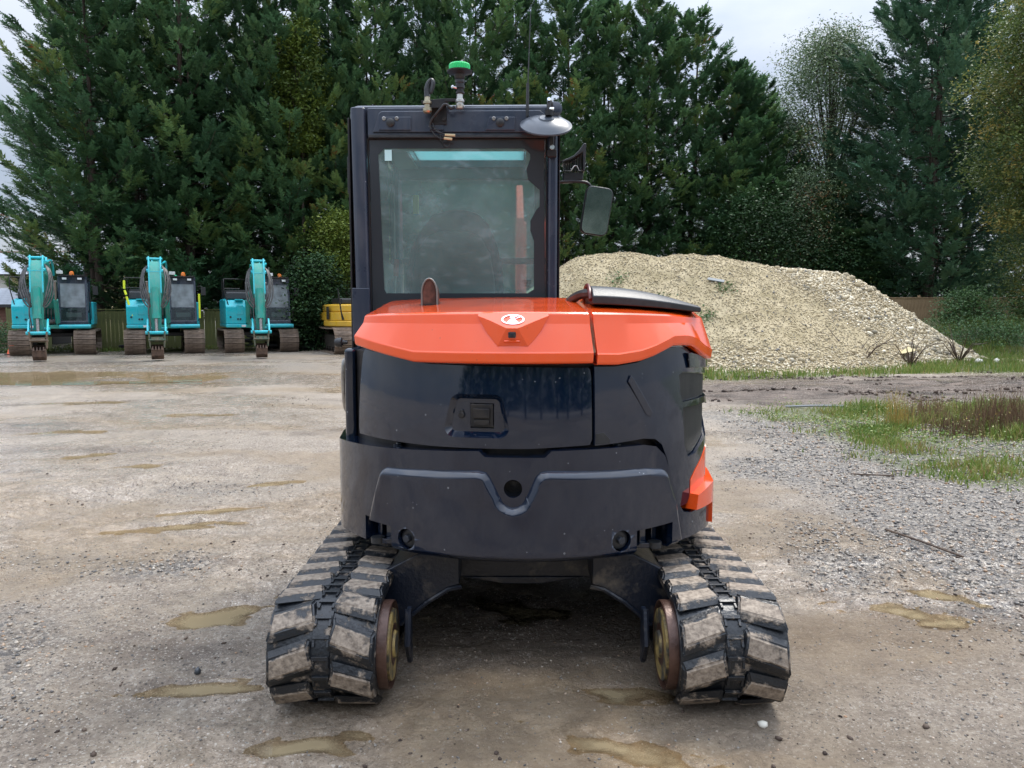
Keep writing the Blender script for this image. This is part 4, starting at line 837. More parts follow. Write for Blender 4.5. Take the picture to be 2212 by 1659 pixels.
def beam(mb, pts, w, hs):
    """box-section boom along a y,z path; hs = section heights"""
    v = []; n = len(pts)
    for i, (y, z) in enumerate(pts):
        a = pts[max(i - 1, 0)]; c = pts[min(i + 1, n - 1)]; dy, dz = c[0] - a[0], c[1] - a[1]; l = math.hypot(dy, dz); ny, nz = -dz / l, dy / l; h = hs[i] / 2; ww = (w[i] if isinstance(w, list) else w) / 2
        v += [(-ww, y + ny * h, z + nz * h), (ww, y + ny * h, z + nz * h), (ww, y - ny * h, z - nz * h), (-ww, y - ny * h, z - nz * h)]
    f = [(0, 1, 2, 3), (4 * n - 1, 4 * n - 2, 4 * n - 3, 4 * n - 4)]
    for i in range(n - 1):
        o = 4 * i; f += [(o + k, o + 4 + k, o + 4 + (k + 1) % 4, o + (k + 1) % 4) for k in range(4)]
    mb.add(v, f)
def teal_digger(loc, rz, label, foam=False, swing=0., var=0):
    o = thing('excavator', label, 'excavator', loc, rz, 'teal excavators parked along the fence'); P = lambda n, mb, m, bv=0, par=None, **k: part(n, mb, m, par or o, bv, **k)
    for sx in (-1, 1): steel_track(o, sx * .995, .70, 3.75, .86, sx)
    b = MB(); b.prism([(-1.0, .30), (-.75, .62), (.75, .62), (1.0, .30), (1.0, .5), (.7, .76), (-.7, .76), (-1.0, .5)][::-1], 'y', -.75, .75); b.cyl((0, 0, .7), (0, 0, .96), .58, n=24); P('undercarriage', b, M_blackm, .02)
    # house: deck, left tank/engine body, right cab side
    b = MB(); b.bx(-1.2, 1.2, -1.55, 1.45, .93, 1.06); b.bx(-.5, -.15, -1.55, -.2, 1.06, 1.25); P('deck', b, M_teal2, .02)
    b = MB(); b.prism([(-1.5, 1.075), (-1.5, 1.72), (-1.30, 1.97), (-.55, 1.97), (-.50, 2.02), (1.25, 2.02), (1.35, 1.8), (1.35, 1.075)][::-1], 'x', -1.24, -.52); P('tank_body', b, M_teal, .07, seg=3)
    b = MB(); b.prism([(-1.56, .94), (-1.56, 1.07), (1.35, 1.07), (1.35, .94)], 'x', -1.25, -.50); P('side_skirt', b, M_teal, .035)
    b = MB(); b.bx(-.86, -.62, -1.515, -1.49, 1.42, 1.78); b.bx(-.9, -.6, -1.46, -1.2, 1.955, 2.0); P('service_door', b, M_teal, .012)
    b = MB(); [b.cyl((q[0], -1.53, q[1]), (q[0], -1.47, q[1]), .035, n=12) for q in ((-1.08, 1.34), (-.82, 1.26), (-.73, 1.26))]; P('port_cap', b, M_blackp)
    b = MB(); b.bx(-.70, -.55, -1.575, -1.55, .97, 1.04); P('data_plate', b, M_lamp)
    b = MB(); b.prism([(-.6, 2.0), (-.55, 2.28), (-.3, 2.38), (1.0, 2.38), (1.3, 2.1), (1.3, 2.0)][::-1], 'x', -1.15, .1); P('engine_cover', b, M_blackp, .05)
    b = MB(); pts = [(1.2 * math.sin(a), 1.2 * -math.cos(a)) for a in [R(100 + 8 * i) for i in range(21)]]; v = [(-1.25, .6)] + [(-x, y + .55) for x, y in pts] + [(1.25, .6)]; b.prism([(p[0], p[1]) for p in v], 'z', 1.0, 1.85); P('counterweight', b, M_teal, .06)
    b = MB(); b.prism([(-.6, 1.05), (-.6, 1.9), (1.3, 1.9), (1.3, 1.05)], 'x', 1.13, 1.25); P('side_panel', b, M_teal, .03)
    b = MB(); b.cyl((.20, -1.56, 1.0), (1.20, -1.56, 1.0), .075, n=16); b.bx(.2, 1.2, -1.56, -1.3, .93, 1.07); P('step_guard', b, M_teal, .012)
    # cab
    cx0, cx1, cy0, cy1 = .19, 1.12, -1.50, .25
    cab = MB(); t = .075
    cab.bx(cx0, cx1, cy0, cy1, 1.07, 1.13)
    for (x, w) in ((cx0, t), (cx1 - t, t)):
        cab.add([(x, cy0, 1.13), (x + w, cy0, 1.13), (x + w, cy0 + .09, 1.13), (x, cy0 + .09, 1.13), (x, cy0 + .22, 2.72), (x + w, cy0 + .22, 2.72), (x + w, cy0 + .31, 2.72), (x, cy0 + .31, 2.72)], [(3, 2, 1, 0), (4, 5, 6, 7), (0, 1, 5, 4), (1, 2, 6, 5), (2, 3, 7, 6), (3, 0, 4, 7)])
        cab.bx(x, x + w, cy1 - t, cy1, 1.13, 2.72); cab.bx(x, x + w, -.55, -.47, 1.13, 2.72); cab.bx(x, x + w, cy0 + .05, cy1, 1.13, 1.5 if x > .5 else 1.6)
    cab.bx(cx0, cx1, cy0 + .20, cy1, 2.70, 2.80); cab.bx(cx0 + t, cx1 - t, cy1 - .05, cy1, 1.13, 2.72); cab.box((cx0 + .465, cy0 + .245, 2.62), (.93, .06, .20)); cab.box((cx0 + .465, cy0 + .09, 1.68), (.80, .035, .035)); cab.bx(cx0, cx1, cy0 - .01, cy0 + .06, 1.12, 1.2)
    c = P('cab', cab, M_cabgrey if var == 0 else M_cabgrey, .018)
    g = MB(); g.add([(cx0 + t, cy0 + .075, 1.70), (cx1 - t, cy0 + .075, 1.70), (cx1 - t, cy0 + .215, 2.55), (cx0 + t, cy0 + .215, 2.55)], [(0, 1, 2, 3)]); P('windscreen', g, M_glassx, par=c, sm=None)
    g = MB(); g.add([(cx0 + t, cy0 + .03, 1.18), (cx1 - t, cy0 + .03, 1.18), (cx1 - t, cy0 + .075, 1.68), (cx0 + t, cy0 + .075, 1.68)], [(0, 1, 2, 3)]); P('lower_screen', g, M_glass2, par=c, sm=None)
    g = MB(); g.add([(cx1 - .03, -1.2, 1.55), (cx1 - .03, -.5, 1.55), (cx1 - .03, -.5, 2.6), (cx1 - .03, -1.2, 2.6)], [(0, 1, 2, 3)]); P('side_window', g, M_glassx, par=c, sm=None)
    b = MB(); b.box((.65, -.35, 1.55), (.5, .5, .14)); b.box((.65, -.12, 1.95), (.46, .14, .7), (-.12, 0, 0)); b.box((.65, -.08, 2.4), (.26, .1, .2)); b.box((.65, -1.05, 1.35), (.5, .25, .35)); P('seat', b, M_seat, .04, par=c)
    b = MB(); b.box((.66, -1.38, 1.42), (.5, .03, .16)); b.box((.66, -1.40, 1.63), (.16, .02, .05)); P('pedal_panel', b, M_int, .01, par=c)
    b = MB(); b.bx(cx0 + .03, cx1 - .03, cy0 + .1, cy0 + .5, 2.80, 2.85); [b.bx(cx0 + .08 + .13 * k, cx0 + .10 + .13 * k, cy0 + .08, cy0 + .8, 2.85, 2.88) for k in range(7)]; P('roof_guard', b, M_blackm, .006, par=c)
    for x in (.42, .90):
        b = MB(); b.box((x, cy0 + .13, 2.72), (.16, .08, .095)); w = P('work_light', b, M_blackp, .012, par=c); w['label'] = 'square work light on the cab brow'; b = MB(); b.box((x, cy0 + .085, 2.72), (.135, .012, .07)); P('lens', b, M_lamp, .004, par=c)
    b = MB(); b.cyl((.62 + .1 * var, -.9, 2.8), (.62 + .1 * var, -.9, 2.86), .03); P('beacon_stem', b, M_blackp, par=c)
    b = MB(); b.lathe((.62 + .1 * var, -.9, 2.86), (0, 0, 1), [(.075, 0), (.075, .09), (.055, .14), (.01, .155)], 16); P('beacon', b, M_amber, par=c)
    if foam:
        b = MB(); b.lathe((.45, -.9, 2.82), (0, 0, 1), [(.06, 0), (.06, .06), (.02, .09)], 12); P('green_beacon', b, mat('green_lens', (.03, .5, .25), .3), par=c)
    b = MB(); b.tube([(1.0, -.6, 2.8), (1.0, -.6, 3.0), (1.03, -.62, 3.35)], [.012, .008, .004], 5); P('antenna', b, M_blackp, par=c)
    b = MB(); b.tube([(1.14, -1.25, 2.45), (1.28, -1.3, 2.5), (1.36, -1.3, 2.45)], .012, 6, smooth=1); b.box((1.38, -1.3, 2.30), (.17, .05, .30)); P('mirror', b, M_blackp, .02, par=c)
    b = MB(); b.tube([(1.16, -1.30, 2.25), (1.21, -1.4, 2.2), (1.22, -1.42, 1.3), (1.17, -1.35, 1.2)], .016, 6, smooth=1); P('grab_rail', b, M_blackm, par=c)
    b = MB(); b.tube([(-1.0, -1.48, 1.12 + .15), (-1.12, -1.45, 1.7), (-1.22, -1.38, 2.12), (-1.27, -1.32, 2.35), (-1.27, -1.30, 2.68), (-1.24, -1.2, 2.78), (-1.2, .3, 2.78)], .02, 6, smooth=2)
    b.tube([(-1.24, -1.25, 2.76), (-.75, -1.25, 2.76), (-.45, -.6, 2.76)], .018, 6); b.tube([(-1.25, -1.3, 2.4), (-.7, -1.2, 2.4)], .016, 6); b.tube([(-1.2, .3, 2.78), (-1.2, .3, 1.9)], .018, 6); P('handrail', b, M_blackm)
    if foam:
        for pts in ([(-1.04, -1.47, 1.38), (-1.21, -1.39, 2.08)], [(-1.215, -1.385, 2.14), (-1.262, -1.33, 2.3)], [(-1.27, -1.32, 2.36), (-1.27, -1.30, 2.66)]):
            b = MB(); b.tube(pts, .038, 8); P('foam_sleeve', b, M_foam)
        b = MB(); b.tube([(1.22, -1.42, 1.3), (1.22, -1.43, 2.2)], .036, 8); P('foam_sleeve', b, M_foam)
    # boom foot, rams, boom, stick
    s = thing('boom_pivot', None, None) if False else None
    bx = -.14
    b = MB(); b.prism([(-1.5, 1.0), (-1.45, 1.3), (-1.1, 1.75), (-.7, 1.75), (-.4, 1.06)], 'x', bx - .30, bx - .24); b.prism([(-1.5, 1.0), (-1.45, 1.3), (-1.1, 1.75), (-.7, 1.75), (-.4, 1.06)], 'x', bx + .24, bx + .30); P('boom_foot', b, M_teal2, .01)
    b = MB()
    for k in range(5): b.tube([(bx - .2 + .1 * k, -1.1, 1.1), (bx - .2 + .1 * k, -1.5, 1.35), (bx - .2 + .1 * k, -1.3, 1.75)], .025, 6, smooth=1)
    b.cyl((bx - .22, -1.45, 1.18), (bx + .22, -1.45, 1.18), .09, n=12); P('hose', b, M_hose)
    tip = (-5.15, 2.98)
    sh = swing
    def XS(mb):   # swing/offset of the front gear sideways
        mb.v = [((bx + (x - bx) * (1.16 if y < -2.5 and z > .8 else 1.0)) + sh * (-(y) - 1.0) / 5.0, y, z if z < 2.0 else 2.0 + (z - 2.0) * .86) for x, y, z in mb.v]; return mb
    b = MB(); beam(b, [(-.85, 1.5), (-1.7, 2.35), (-2.6, 2.93), (-3.4, 3.10), (-4.3, 3.05), tip], [.46, .46, .42, .38, .34, .30], [.42, .55, .62, .60, .44, .26]); b.v = [(x + bx, y, z) for x, y, z in b.v]; P('boom', XS(b), M_teal2, .012)
    for sx in (-1, 1):
        b = MB(); b.cyl((bx + sx * .29, -1.6, 1.15), (bx + sx * .29, -2.15, 1.95), .075, n=14); r_ = P('boom_ram', XS(b), M_teal2); b = MB(); b.cyl((bx + sx * .29, -2.15, 1.95), (bx + sx * .29, -2.65, 2.68), .04, n=12); P('ram_rod', XS(b), M_steel, par=r_)
    b = MB(); b.cyl((bx, -2.9, 3.52), (bx, -4.3, 3.46), .085, n=14); r_ = P('stick_ram', XS(b), M_teal2); b = MB(); b.cyl((bx, -4.3, 3.46), (bx, -4.95, 3.42), .045, n=12); P('ram_rod', XS(b), M_steel, par=r_)
    b = MB()
    for sx in (-1, 1): b.prism([(-4.75, 3.05), (-4.85, 3.48), (-5.02, 3.52), (-5.3, 3.1), (-5.35, 2.9)], 'x', bx + sx * .15 - .02, bx + sx * .15 + .02)
    b.cyl((bx - .2, -4.97, 3.43), (bx + .2, -4.97, 3.43), .05, n=10); b.cyl((bx - .21, -5.15, 2.98), (bx + .21, -5.15, 2.98), .07, n=12); P('boom_bracket', XS(b), M_teal, .006)
    b = MB(); b.prism([(-2.7, 3.15), (-2.8, 3.58), (-2.95, 3.6), (-3.2, 3.25)], 'x', bx - .13, bx + .13); P('ram_bracket', XS(b), M_teal, .006)
    # stick (arm), hanging, with recessed front channel
    b = MB(); beam(b, [(-4.98, 3.28), (-5.18, 2.85), (-5.42, 2.0), (-5.55, .95)], [.30, .34, .28, .22], [.25, .46, .40, .24]); b.v = [(x + bx, y, z) for x, y, z in b.v]; P('stick', XS(b), M_teal2, .012)
    b = MB()
    for sx in (-1, 1):
        b.prism([(-5.20, 3.12), (-5.36, 3.12), (-5.60, 2.15), (-5.44, 2.1)], 'x', bx + sx * .145 - .018, bx + sx * .145 + .018)
        b.prism([(-5.02, 3.05), (-5.06, 3.36), (-5.14, 3.36), (-5.2, 3.05)], 'x', bx + sx * .14 - .022, bx + sx * .14 + .022)
    b.bx(bx - .19, bx + .19, -5.40, -5.30, 2.92, 2.95); P('stick_bracket', XS(b), M_teal, .006)
    b = MB(); b.cyl((bx, -5.60, 2.35), (bx, -5.78, 1.32), .085, n=16); b.cyl((bx, -5.755, 1.46), (bx, -5.78, 1.32), .10, n=16); r_ = P('bucket_ram', XS(b), M_teal2); b = MB(); b.cyl((bx, -5.78, 1.34), (bx, -5.86, .92), .045, n=12); P('ram_rod', XS(b), M_steel, par=r_)
    b = MB()
    for sx in (-1, 1): b.prism([(-5.5, 1.32), (-5.72, 1.22), (-5.95, .93), (-5.88, .82), (-5.72, .9), (-5.5, 1.02)], 'x', bx + sx * .22 - .022, bx + sx * .22 + .022)
    b.cyl((bx - .28, -5.88, .88), (bx + .28, -5.88, .88), .055, n=12); b.cyl((bx - .26, -5.55, 1.0), (bx + .26, -5.55, 1.0), .05, n=12); P('bucket_link', XS(b), M_teal, .006)
    b = MB()   # hitch and curled bucket
    for sx in (-1, 1): b.prism([(-5.98, .92), (-5.72, .92), (-5.55, .72), (-5.6, .38), (-5.9, .42)], 'x', bx + sx * .20 - .02, bx + sx * .20 + .02)
    b.cyl((bx - .25, -5.6, .62), (bx + .25, -5.6, .62), .035, n=10); b.cyl((bx - .25, -5.92, .66), (bx + .25, -5.92, .66), .035, n=10); b.bx(bx - .18, bx + .18, -5.93, -5.6, .62, .74); P('quick_hitch', XS(b), mat('hitch_' + str(var), (.13, .10, .07) if var == 0 else (.03, .11, .075), .6, col2=(.22, .16, .11), nscale=12), .008)
    b = MB(); w = .24
    w = .165; prof = [(-5.62, .50), (-5.50, .30), (-5.52, .14), (-5.68, .04), (-5.88, .04), (-6.0, .16), (-6.02, .36)]; inn = [(-5.66, .50), (-5.56, .30), (-5.575, .17), (-5.70, .09), (-5.87, .09), (-5.96, .18), (-5.98, .36)]
    b.prism(prof + inn[::-1], 'x', bx - w, bx + w); [b.prism(prof, 'x', bx + sx * w - .012, bx + sx * w + .012) for sx in (-1, 1)]
    for k in range(4): b.box((bx - .13 + .087 * k, -6.03, .40), (.05, .04, .12), (-.2, 0, 0), .5)
    P('bucket', XS(b), mat('bucket_%d' % var, (.06, .04, .03), .6, .3, col2=(.16, .10, .07), nscale=9), .006, sm=25)
    rs = random.Random(var + 5)
    for sx in (-1, 1):
        for k in range(4):
            b = MB(); q = .17 + .035 * k; b.tube([(bx + sx * .1, -4.6, 3.2), (bx + sx * (q + .02), -5.0 - .03 * k, 3.22 - .04 * k), (bx + sx * (q + .10 + rs.uniform(0, .05)), -5.3, 2.7 - .1 * k), (bx + sx * (q + .06), -5.5, 2.25 - .12 * k), (bx + sx * .19, -5.6, 1.95 - .1 * k), (bx + sx * .13, -5.62, 1.7)], .02, 6, smooth=2); P('hose', XS(b), M_hose)
    b = MB(); b.tube([(bx - .14, -5.6, 2.0), (bx - .2, -5.7, 1.5), (bx - .15, -5.75, 1.2), (bx - .14, -5.85, .8)], .018, 6, smooth=2); P('hose', XS(b), M_hose)
    b = MB(); b.box((bx + .42, -2.9, 3.02), (.17, .08, .12)); P('boom_light', XS(b), M_lamp, .01)
    b = MB(); b.tube([(bx + .25, -2.6, 2.9), (bx + .27, -3.0, 3.3), (bx + .27, -3.8, 3.45), (bx + .2, -4.7, 3.3)], .03, 6, smooth=1); P('pipe', XS(b), M_teal)
    return o
YW = R(25)
teal_digger((-17.05, 28.95, 0), YW, 'teal excavator parked leftmost, boom offset and plain black handrail', False, .18, 0)
teal_digger((-13.40, 29.70, 0), YW, 'teal excavator with neon yellow foam sleeves on its handrails, middle of three', True, -.15, 1)
teal_digger((-10.20, 30.75, 0), YW, 'teal excavator parked rightmost of the three, next to the dark laurel bush', False, -.40, 2)

def yellow_digger():
    o = thing('excavator', 'yellow excavator seen from its rear corner, half hidden behind the orange digger', 'excavator', (-5.85, 29.8, 0), R(24))
    def P(n, mb, m, bv=0, par=None, **k):
        if n not in ('undercarriage',): mb.v = [(x, y, .98 + (z - 1.0) * .74) for x, y, z in mb.v]
        return part(n, mb, m, par or o, bv, **k)
    for sx in (-1, 1): steel_track(o, sx * 1.02, .72, 4.0, .95, sx)
    b = MB(); b.bx(-.8, .8, -.8, .8, .4, .78); b.cyl((0, 0, .78), (0, 0, 1.0), .6, n=20); P('undercarriage', b, M_blackm, .03)
    b = MB(); t = [R(180 + 12 * i) for i in range(16)]; v = [(1.34 * math.cos(a), 1.65 * math.sin(a) - .1) for a in t]; b.prism(v + [(1.34, .4), (-1.34, .4)], 'z', 1.0, 1.30); P('counterweight', b, M_yellow, .05)
    b = MB(); v = [(1.30 * math.cos(a), 1.60 * math.sin(a) - .1) for a in t]; b.prism(v + [(1.30, 1.6), (-1.30, 1.6)], 'z', 1.305, 1.72); P('rear_body', b, M_yellow, .03)
    b = MB(); v = [(1.26 * math.cos(a), 1.50 * math.sin(a) - .1) for a in t]; b.prism(v + [(1.26, 1.0), (-1.26, 1.0)], 'z', 1.725, 2.12); P('engine_hood', b, M_yellow, .07, seg=3)
    b = MB(); b.bx(-1.312, -1.30, -.55, -.1, 1.36, 2.0); P('side_grille', b, M_blackp, .004)
    for k in range(7): b = MB(); b.bx(-1.325, -1.312, -.5, -.15, 1.42 + .08 * k, 1.455 + .08 * k); P('louvre', b, M_steel)
    b = MB(); b.bx(-1.0, .2, -.9, .4, 2.13, 2.42); b.bx(-.9, .1, -.95, -.9, 2.16, 2.38); P('roof_box', b, M_blackp, .03)
    b = MB(); b.tube([(.05, -1.0, 2.12), (.05, -1.0, 2.5), (.12, -1.0, 2.58), (.7, -1.0, 2.58)], .035, 8, smooth=1); b.bx(-.03, .6, -1.1, -.9, 2.1, 2.35); P('handrail', b, M_yellow, .01)
    b = MB(); b.tube([(-.95, -1.38, 1.35), (-1.02, -1.42, 1.7), (-1.12, -1.35, 2.9)], [.05, .025, .02], 6); P('mirror_post', b, M_blackm)
    b = MB(); b.bx(-.55, -.2, -1.695, -1.60, 1.44, 1.58); d = P('name_plate', b, M_blackm, .004)
    cu = bpy.data.curves.new('name_text', 'FONT'); cu.body = 'CAT'; cu.size = .11; cu.align_x = 'CENTER'; cu.align_y = 'CENTER'; cu.extrude = .002; tx = bpy.data.objects.new('lettering', cu); COL.objects.link(tx); tx.parent = d; tx.location = (-.375, -1.700, 1.315); tx.rotation_euler = (R(90), 0, 0); cu.materials.append(M_white); tx = unfont(tx)
    b = MB(); b.bx(.1, .9, .3, 1.7, 1.75, 2.9); P('cab', b, M_blackp, .08)
yellow_digger()

# ------------------------------------------------------------------ the orange and navy mini excavator
MX, MY = .06, 4.0
mini = thing('mini_excavator', 'orange and dark navy mini excavator seen from behind, filling the foreground', 'excavator', (MX, MY, 0))
def PT(n, mb, m, bv=0, par=None, **k): return part(n, mb, m, par or mini, bv, **k)
TMAX = 62.5; ZC = [0]
def plan(th, r):
    """plan curve of the round tail: th in degrees about the swing centre, straight flanks past TMAX"""
    t = max(-TMAX, min(TMAX, th)); x = r * math.sin(R(t)); y = -r * math.cos(R(t))
    if abs(th) > TMAX: e = abs(th) - TMAX; y += e * .0171; x += math.copysign(min(e, 14) * .0022, th)
    return x, y
def bent(poly, r0, r1, step=2.5, rz=None, taper=None):
    """polygon in (theta deg, z) wrapped round the tail: outer radius r0, inner r1"""
    bm = bmesh.new(); vs = [bm.verts.new((p[0], 0, p[1])) for p in poly]; f = bm.faces.new(vs)
    r_ = bmesh.ops.extrude_face_region(bm, geom=[f]); nv = [g for g in r_['geom'] if isinstance(g, bmesh.types.BMVert)]
    for v in nv: v.co.y = 1
    lo = min(p[0] for p in poly); hi = max(p[0] for p in poly); k = math.ceil(lo / step) * step
    while k < hi:
        bmesh.ops.bisect_plane(bm, geom=bm.verts[:] + bm.edges[:] + bm.faces[:], dist=1e-5, plane_co=(k + .001, 0, 0), plane_no=(1, 0, 0)); k += step
    if ZC[0]:
        zl = min(p[1] for p in poly); zh = max(p[1] for p in poly); k = zl + .0237
        while k < zh:
            bmesh.ops.bisect_plane(bm, geom=bm.verts[:] + bm.edges[:] + bm.faces[:], dist=1e-5, plane_co=(0, 0, k), plane_no=(0, 0, 1)); k += .024
    for v in bm.verts:
        th, q, z = v.co; r = (r0(th, z) if callable(r0) else r0) if q < .5 else (r1(th, z) if callable(r1) else r1)
        v.co = (*plan(th, r), z)
    bmesh.ops.recalc_face_normals(bm, faces=bm.faces); mb = MB(); bm.verts.index_update(); mb.add([v.co[:] for v in bm.verts], [[v.index for v in f.verts] for f in bm.faces]); bm.free(); return mb
def bentN(poly, rings, step=2.5):
    """polygon in (theta deg, z); rings = (inward offset m, radius) from front to back, capped and wrapped round the tail"""
    n = len(poly); P = [Vector((p[0] * .01675, p[1])) for p in poly]; area = sum(P[i].x * P[(i + 1) % n].y - P[(i + 1) % n].x * P[i].y for i in range(n)); sg = 1 if area > 0 else -1; offs = []
    for i in range(n):
        a = (P[i] - P[i - 1]).normalized(); b = (P[(i + 1) % n] - P[i]).normalized(); na = Vector((-a.y, a.x)) * sg; nb = Vector((-b.y, b.x)) * sg; m_ = na + nb; offs.append(m_.normalized() / max(.5, m_.length / 2) if m_.length > .1 else na)
    bm = bmesh.new(); rv = []
    for k, (off, r) in enumerate(rings): rv.append([bm.verts.new(((P[i] + offs[i] * off).x / .01675, k, (P[i] + offs[i] * off).y)) for i in range(n)])
    bm.faces.new(rv[0]); bm.faces.new(rv[-1][::-1])
    for k in range(len(rings) - 1):
        for i in range(n): bm.faces.new((rv[k][i], rv[k + 1][i], rv[k + 1][(i + 1) % n], rv[k][(i + 1) % n]))
    lo = min(p[0] for p in poly); hi = max(p[0] for p in poly); k = math.ceil(lo / step) * step
    while k < hi:
        bmesh.ops.bisect_plane(bm, geom=bm.verts[:] + bm.edges[:] + bm.faces[:], dist=1e-5, plane_co=(k + .001, 0, 0), plane_no=(1, 0, 0)); k += step
    if ZC[0]:
        zl = min(p[1] for p in poly); zh = max(p[1] for p in poly); k = zl + .0237
        while k < zh:
            bmesh.ops.bisect_plane(bm, geom=bm.verts[:] + bm.edges[:] + bm.faces[:], dist=1e-5, plane_co=(0, 0, k), plane_no=(0, 0, 1)); k += .024
    rr = [r for _, r in rings]
    for v in bm.verts:
        th, q, z = v.co; r = [f(th, z) if callable(f) else f for f in rr]; v.co = (*plan(th, float(np.interp(q, range(len(r)), r))), z)
    bmesh.ops.recalc_face_normals(bm, faces=bm.faces); mb = MB(); bm.verts.index_update(); mb.add([v.co[:] for v in bm.verts], [[v.index for v in f.verts] for f in bm.faces]); bm.free(); return mb
def arcpts(cx, cz, rx, rz_, a0, a1, n=8): return [(cx + rx * math.cos(R(a0 + (a1 - a0) * i / n)), cz + rz_ * math.sin(R(a0 + (a1 - a0) * i / n))) for i in range(n + 1)]
def cyl_at(th, z, r, ra, rb, n=24):
    a = plan(th, ra); b_ = plan(th, rb); return MB().cyl((a[0], a[1], z), (b_[0], b_[1], z), r, n=n)
def oriented(mb, th, rad, z):
    """local x = along surface, y = outward, z up -> placed on the tail"""
    x, y = plan(th, rad); t = R(max(-TMAX, min(TMAX, th))); M = Matrix(((math.cos(t), math.sin(t), 0), (math.sin(t), -math.cos(t), 0), (0, 0, 1)))
    mb.v = [tuple(M @ Vector(v) + Vector((x, y, z))) for v in mb.v]; return mb

# --- counterweight casting
cw = [(-92, .56), (-92, .965), (-60, .962), (-40, .972), (-11.5, .992), (-10, .968), (4.2, .968), (5.8, .994), (30, .998), (34, .985), (37.3, .94), (40, .84), (43.3, .715), (45.5, .672), (49, .658), (70, .66), (92, .66), (92, .56), (60, .548), (0, .552), (-60, .545)]
ZC[0] = 1; b = bent(cw, .975, .70)
o = PT('counterweight', b, M_cast)
def frustum(poly, ra, rb, grow):
    c = (sum(p[0] for p in poly) / len(poly), sum(p[1] for p in poly) / len(poly)); return poly
# raised lower apron with a V notch at the middle
ap = [(-46, .5), (-44.5, .62), (-41.5, .78)] + arcpts(-36.5, .84, 3.5, .052, 170, 90, 6) + [(-11.5, .915), (-9.6, .908), (-8.6, .885), (-6.4, .81)] + arcpts(-3.3, .812, 2.9, .045, 180, 360, 8) + [(-.1, .81), (2.0, .892), (3.2, .912), (5, .917), (31, .900)] + arcpts(35, .83, 3.6, .06, 80, 5, 6) + [(41.2, .74), (43.2, .6), (44, .5)]
cut_r = .0; ap = [(t, max(z, .541)) for t, z in ap]
b2 = bentN(ap, [(.030, 1.005), (.022, 1.0035), (.006, .986), (.001, .977), (0, .968), (0, .93)]); ZC[0] = 0; o2 = PT('apron', b2, M_cast, .0, o)
bv = o2.modifiers.new('b', 'BEVEL'); bv.width = .006; bv.segments = 2; bv.limit_method = 'ANGLE'; bv.angle_limit = R(40); bv.harden_normals = True
cuts = [cyl_at(-3.3, .842, .037, 1.1, .84), cyl_at(-29.9, .606, .044, 1.1, .93), cyl_at(22.8, .614, .044, 1.1, .93)]
for sg, t0, t1 in ((-1, -46.5, -34.5), (1, 27, 38.5)):
    cuts.append(bent([(t0, .50), (t0, .655 if sg < 0 else .648), (t1, .648 if sg < 0 else .655), (t1, .50)], 1.1, .87))
apply_bool(o, cuts); apply_bool(o2, cuts)
finish(o.data, 35); finish(o2.data, 35)
bv = o.modifiers.new('b', 'BEVEL'); bv.width = .006; bv.segments = 2; bv.limit_method = 'ANGLE'; bv.angle_limit = R(40); bv.harden_normals = True
for th, z in ((-29.9, .606), (22.8, .614)):
    b = oriented(MB().lathe((0, 0, 0), (0, 1, 0), [(.040, -.02), (.040, .0), (.030, .004), (.024, .004)], 28), th, .982, z); PT('bolt_washer', b, M_blackp, .002, o)
    b = oriented(MB().cyl((0, 0, 0), (0, .022, 0), .0165, n=6), th, .986, z); PT('bolt', b, mat('bolt_%d' % (th > 0), (.035, .04, .05), .3, .3), .002, o)
b = oriented(MB().lathe((0, 0, 0), (0, 1, 0), [(.030, 0), (.030, .03), (.022, .034), (.012, .034)], 20), -3.3, .852, .850); PT('bolt', b, M_blackp, .002, o)
b = oriented(MB().cyl((0, 0, .035), (0, .012, .035), .010, n=6), -3.3, .886, .815); PT('bolt', b, M_blackp, .001, o)
for sg, th, z in ((-1, -42, .557), (1, 34.6, .560)):
    b = MB(); pts = arcpts(0, 0, .075, .05, 0, 180, 10); b.prism([(p[0], p[1] - .035) for p in pts] + [(-.075, -.08), (.075, -.08)], 'z', -.011, .011); t = oriented(b, th, .955, z); h = PT('tie_down_lug', t, M_cast, .003, o)
    b = oriented(MB().lathe((0, 0, 0), (0, 0, 1), [(.022, -.0118), (.03, -.0118), (.03, .0135), (.022, .0135)], 14), th, .965, z); PT('lug_ring', b, M_blackp, 0, h)
    b = MB(); b.box((.045 * sg * -1, -.05, .05), (.035, .06, .085)); b.box((-.03 * sg * -1, -.06, .05), (.03, .06, .08)); PT('lug_web', oriented(b, th, .96, z), M_navy, .004, h)
for th in (-37.5, 24.5):
    x, y = plan(th, .90); b = MB().lathe((x, y, .975 if th < 0 else .996), (0, 0, 1), [(.026, 0), (.026, .004), (.014, .005), (.013, .012), (.008, .015)], 16); PT('cap_bolt', b, M_cast, .001, o)

wn(o); wn(o2)
# --- rear door (navy) with latch recess
DT = lambda th: 1.338 + (1.378 - 1.338) * max(0, min(1, (-29 - th) / 20)) + .004
door = [(-52.2, 1.004)] + [(-52.6, 1.03), (-52.6, DT(-52.6) - .02), (-51.8, DT(-52))] + [(-40, DT(-40)), (-29.5, DT(-29.5) - .001), (-26, 1.334), (15.6, 1.322), (16.2, 1.315), (16.4, 1.29), (16.4, 1.03), (15.8, 1.008)] + [(0, .998), (-25, .996)]
ZC[0] = 1; b = bent(door, lambda th, z: .941 - .20 * max(0, z - 1.0) ** 2, .885); o = PT('rear_door', b, M_navy)
ZC[0] = 0; rec = []
for (cx, cz, a0, a1) in ((-17.0, 1.176, 165, 90), (-8.3, 1.176, 90, 0), (-7.0, 1.080, 0, -90), (-18.4, 1.080, -90, -190)):
    rec += arcpts(cx, cz, 2.6, .040, a0, a1, 7)
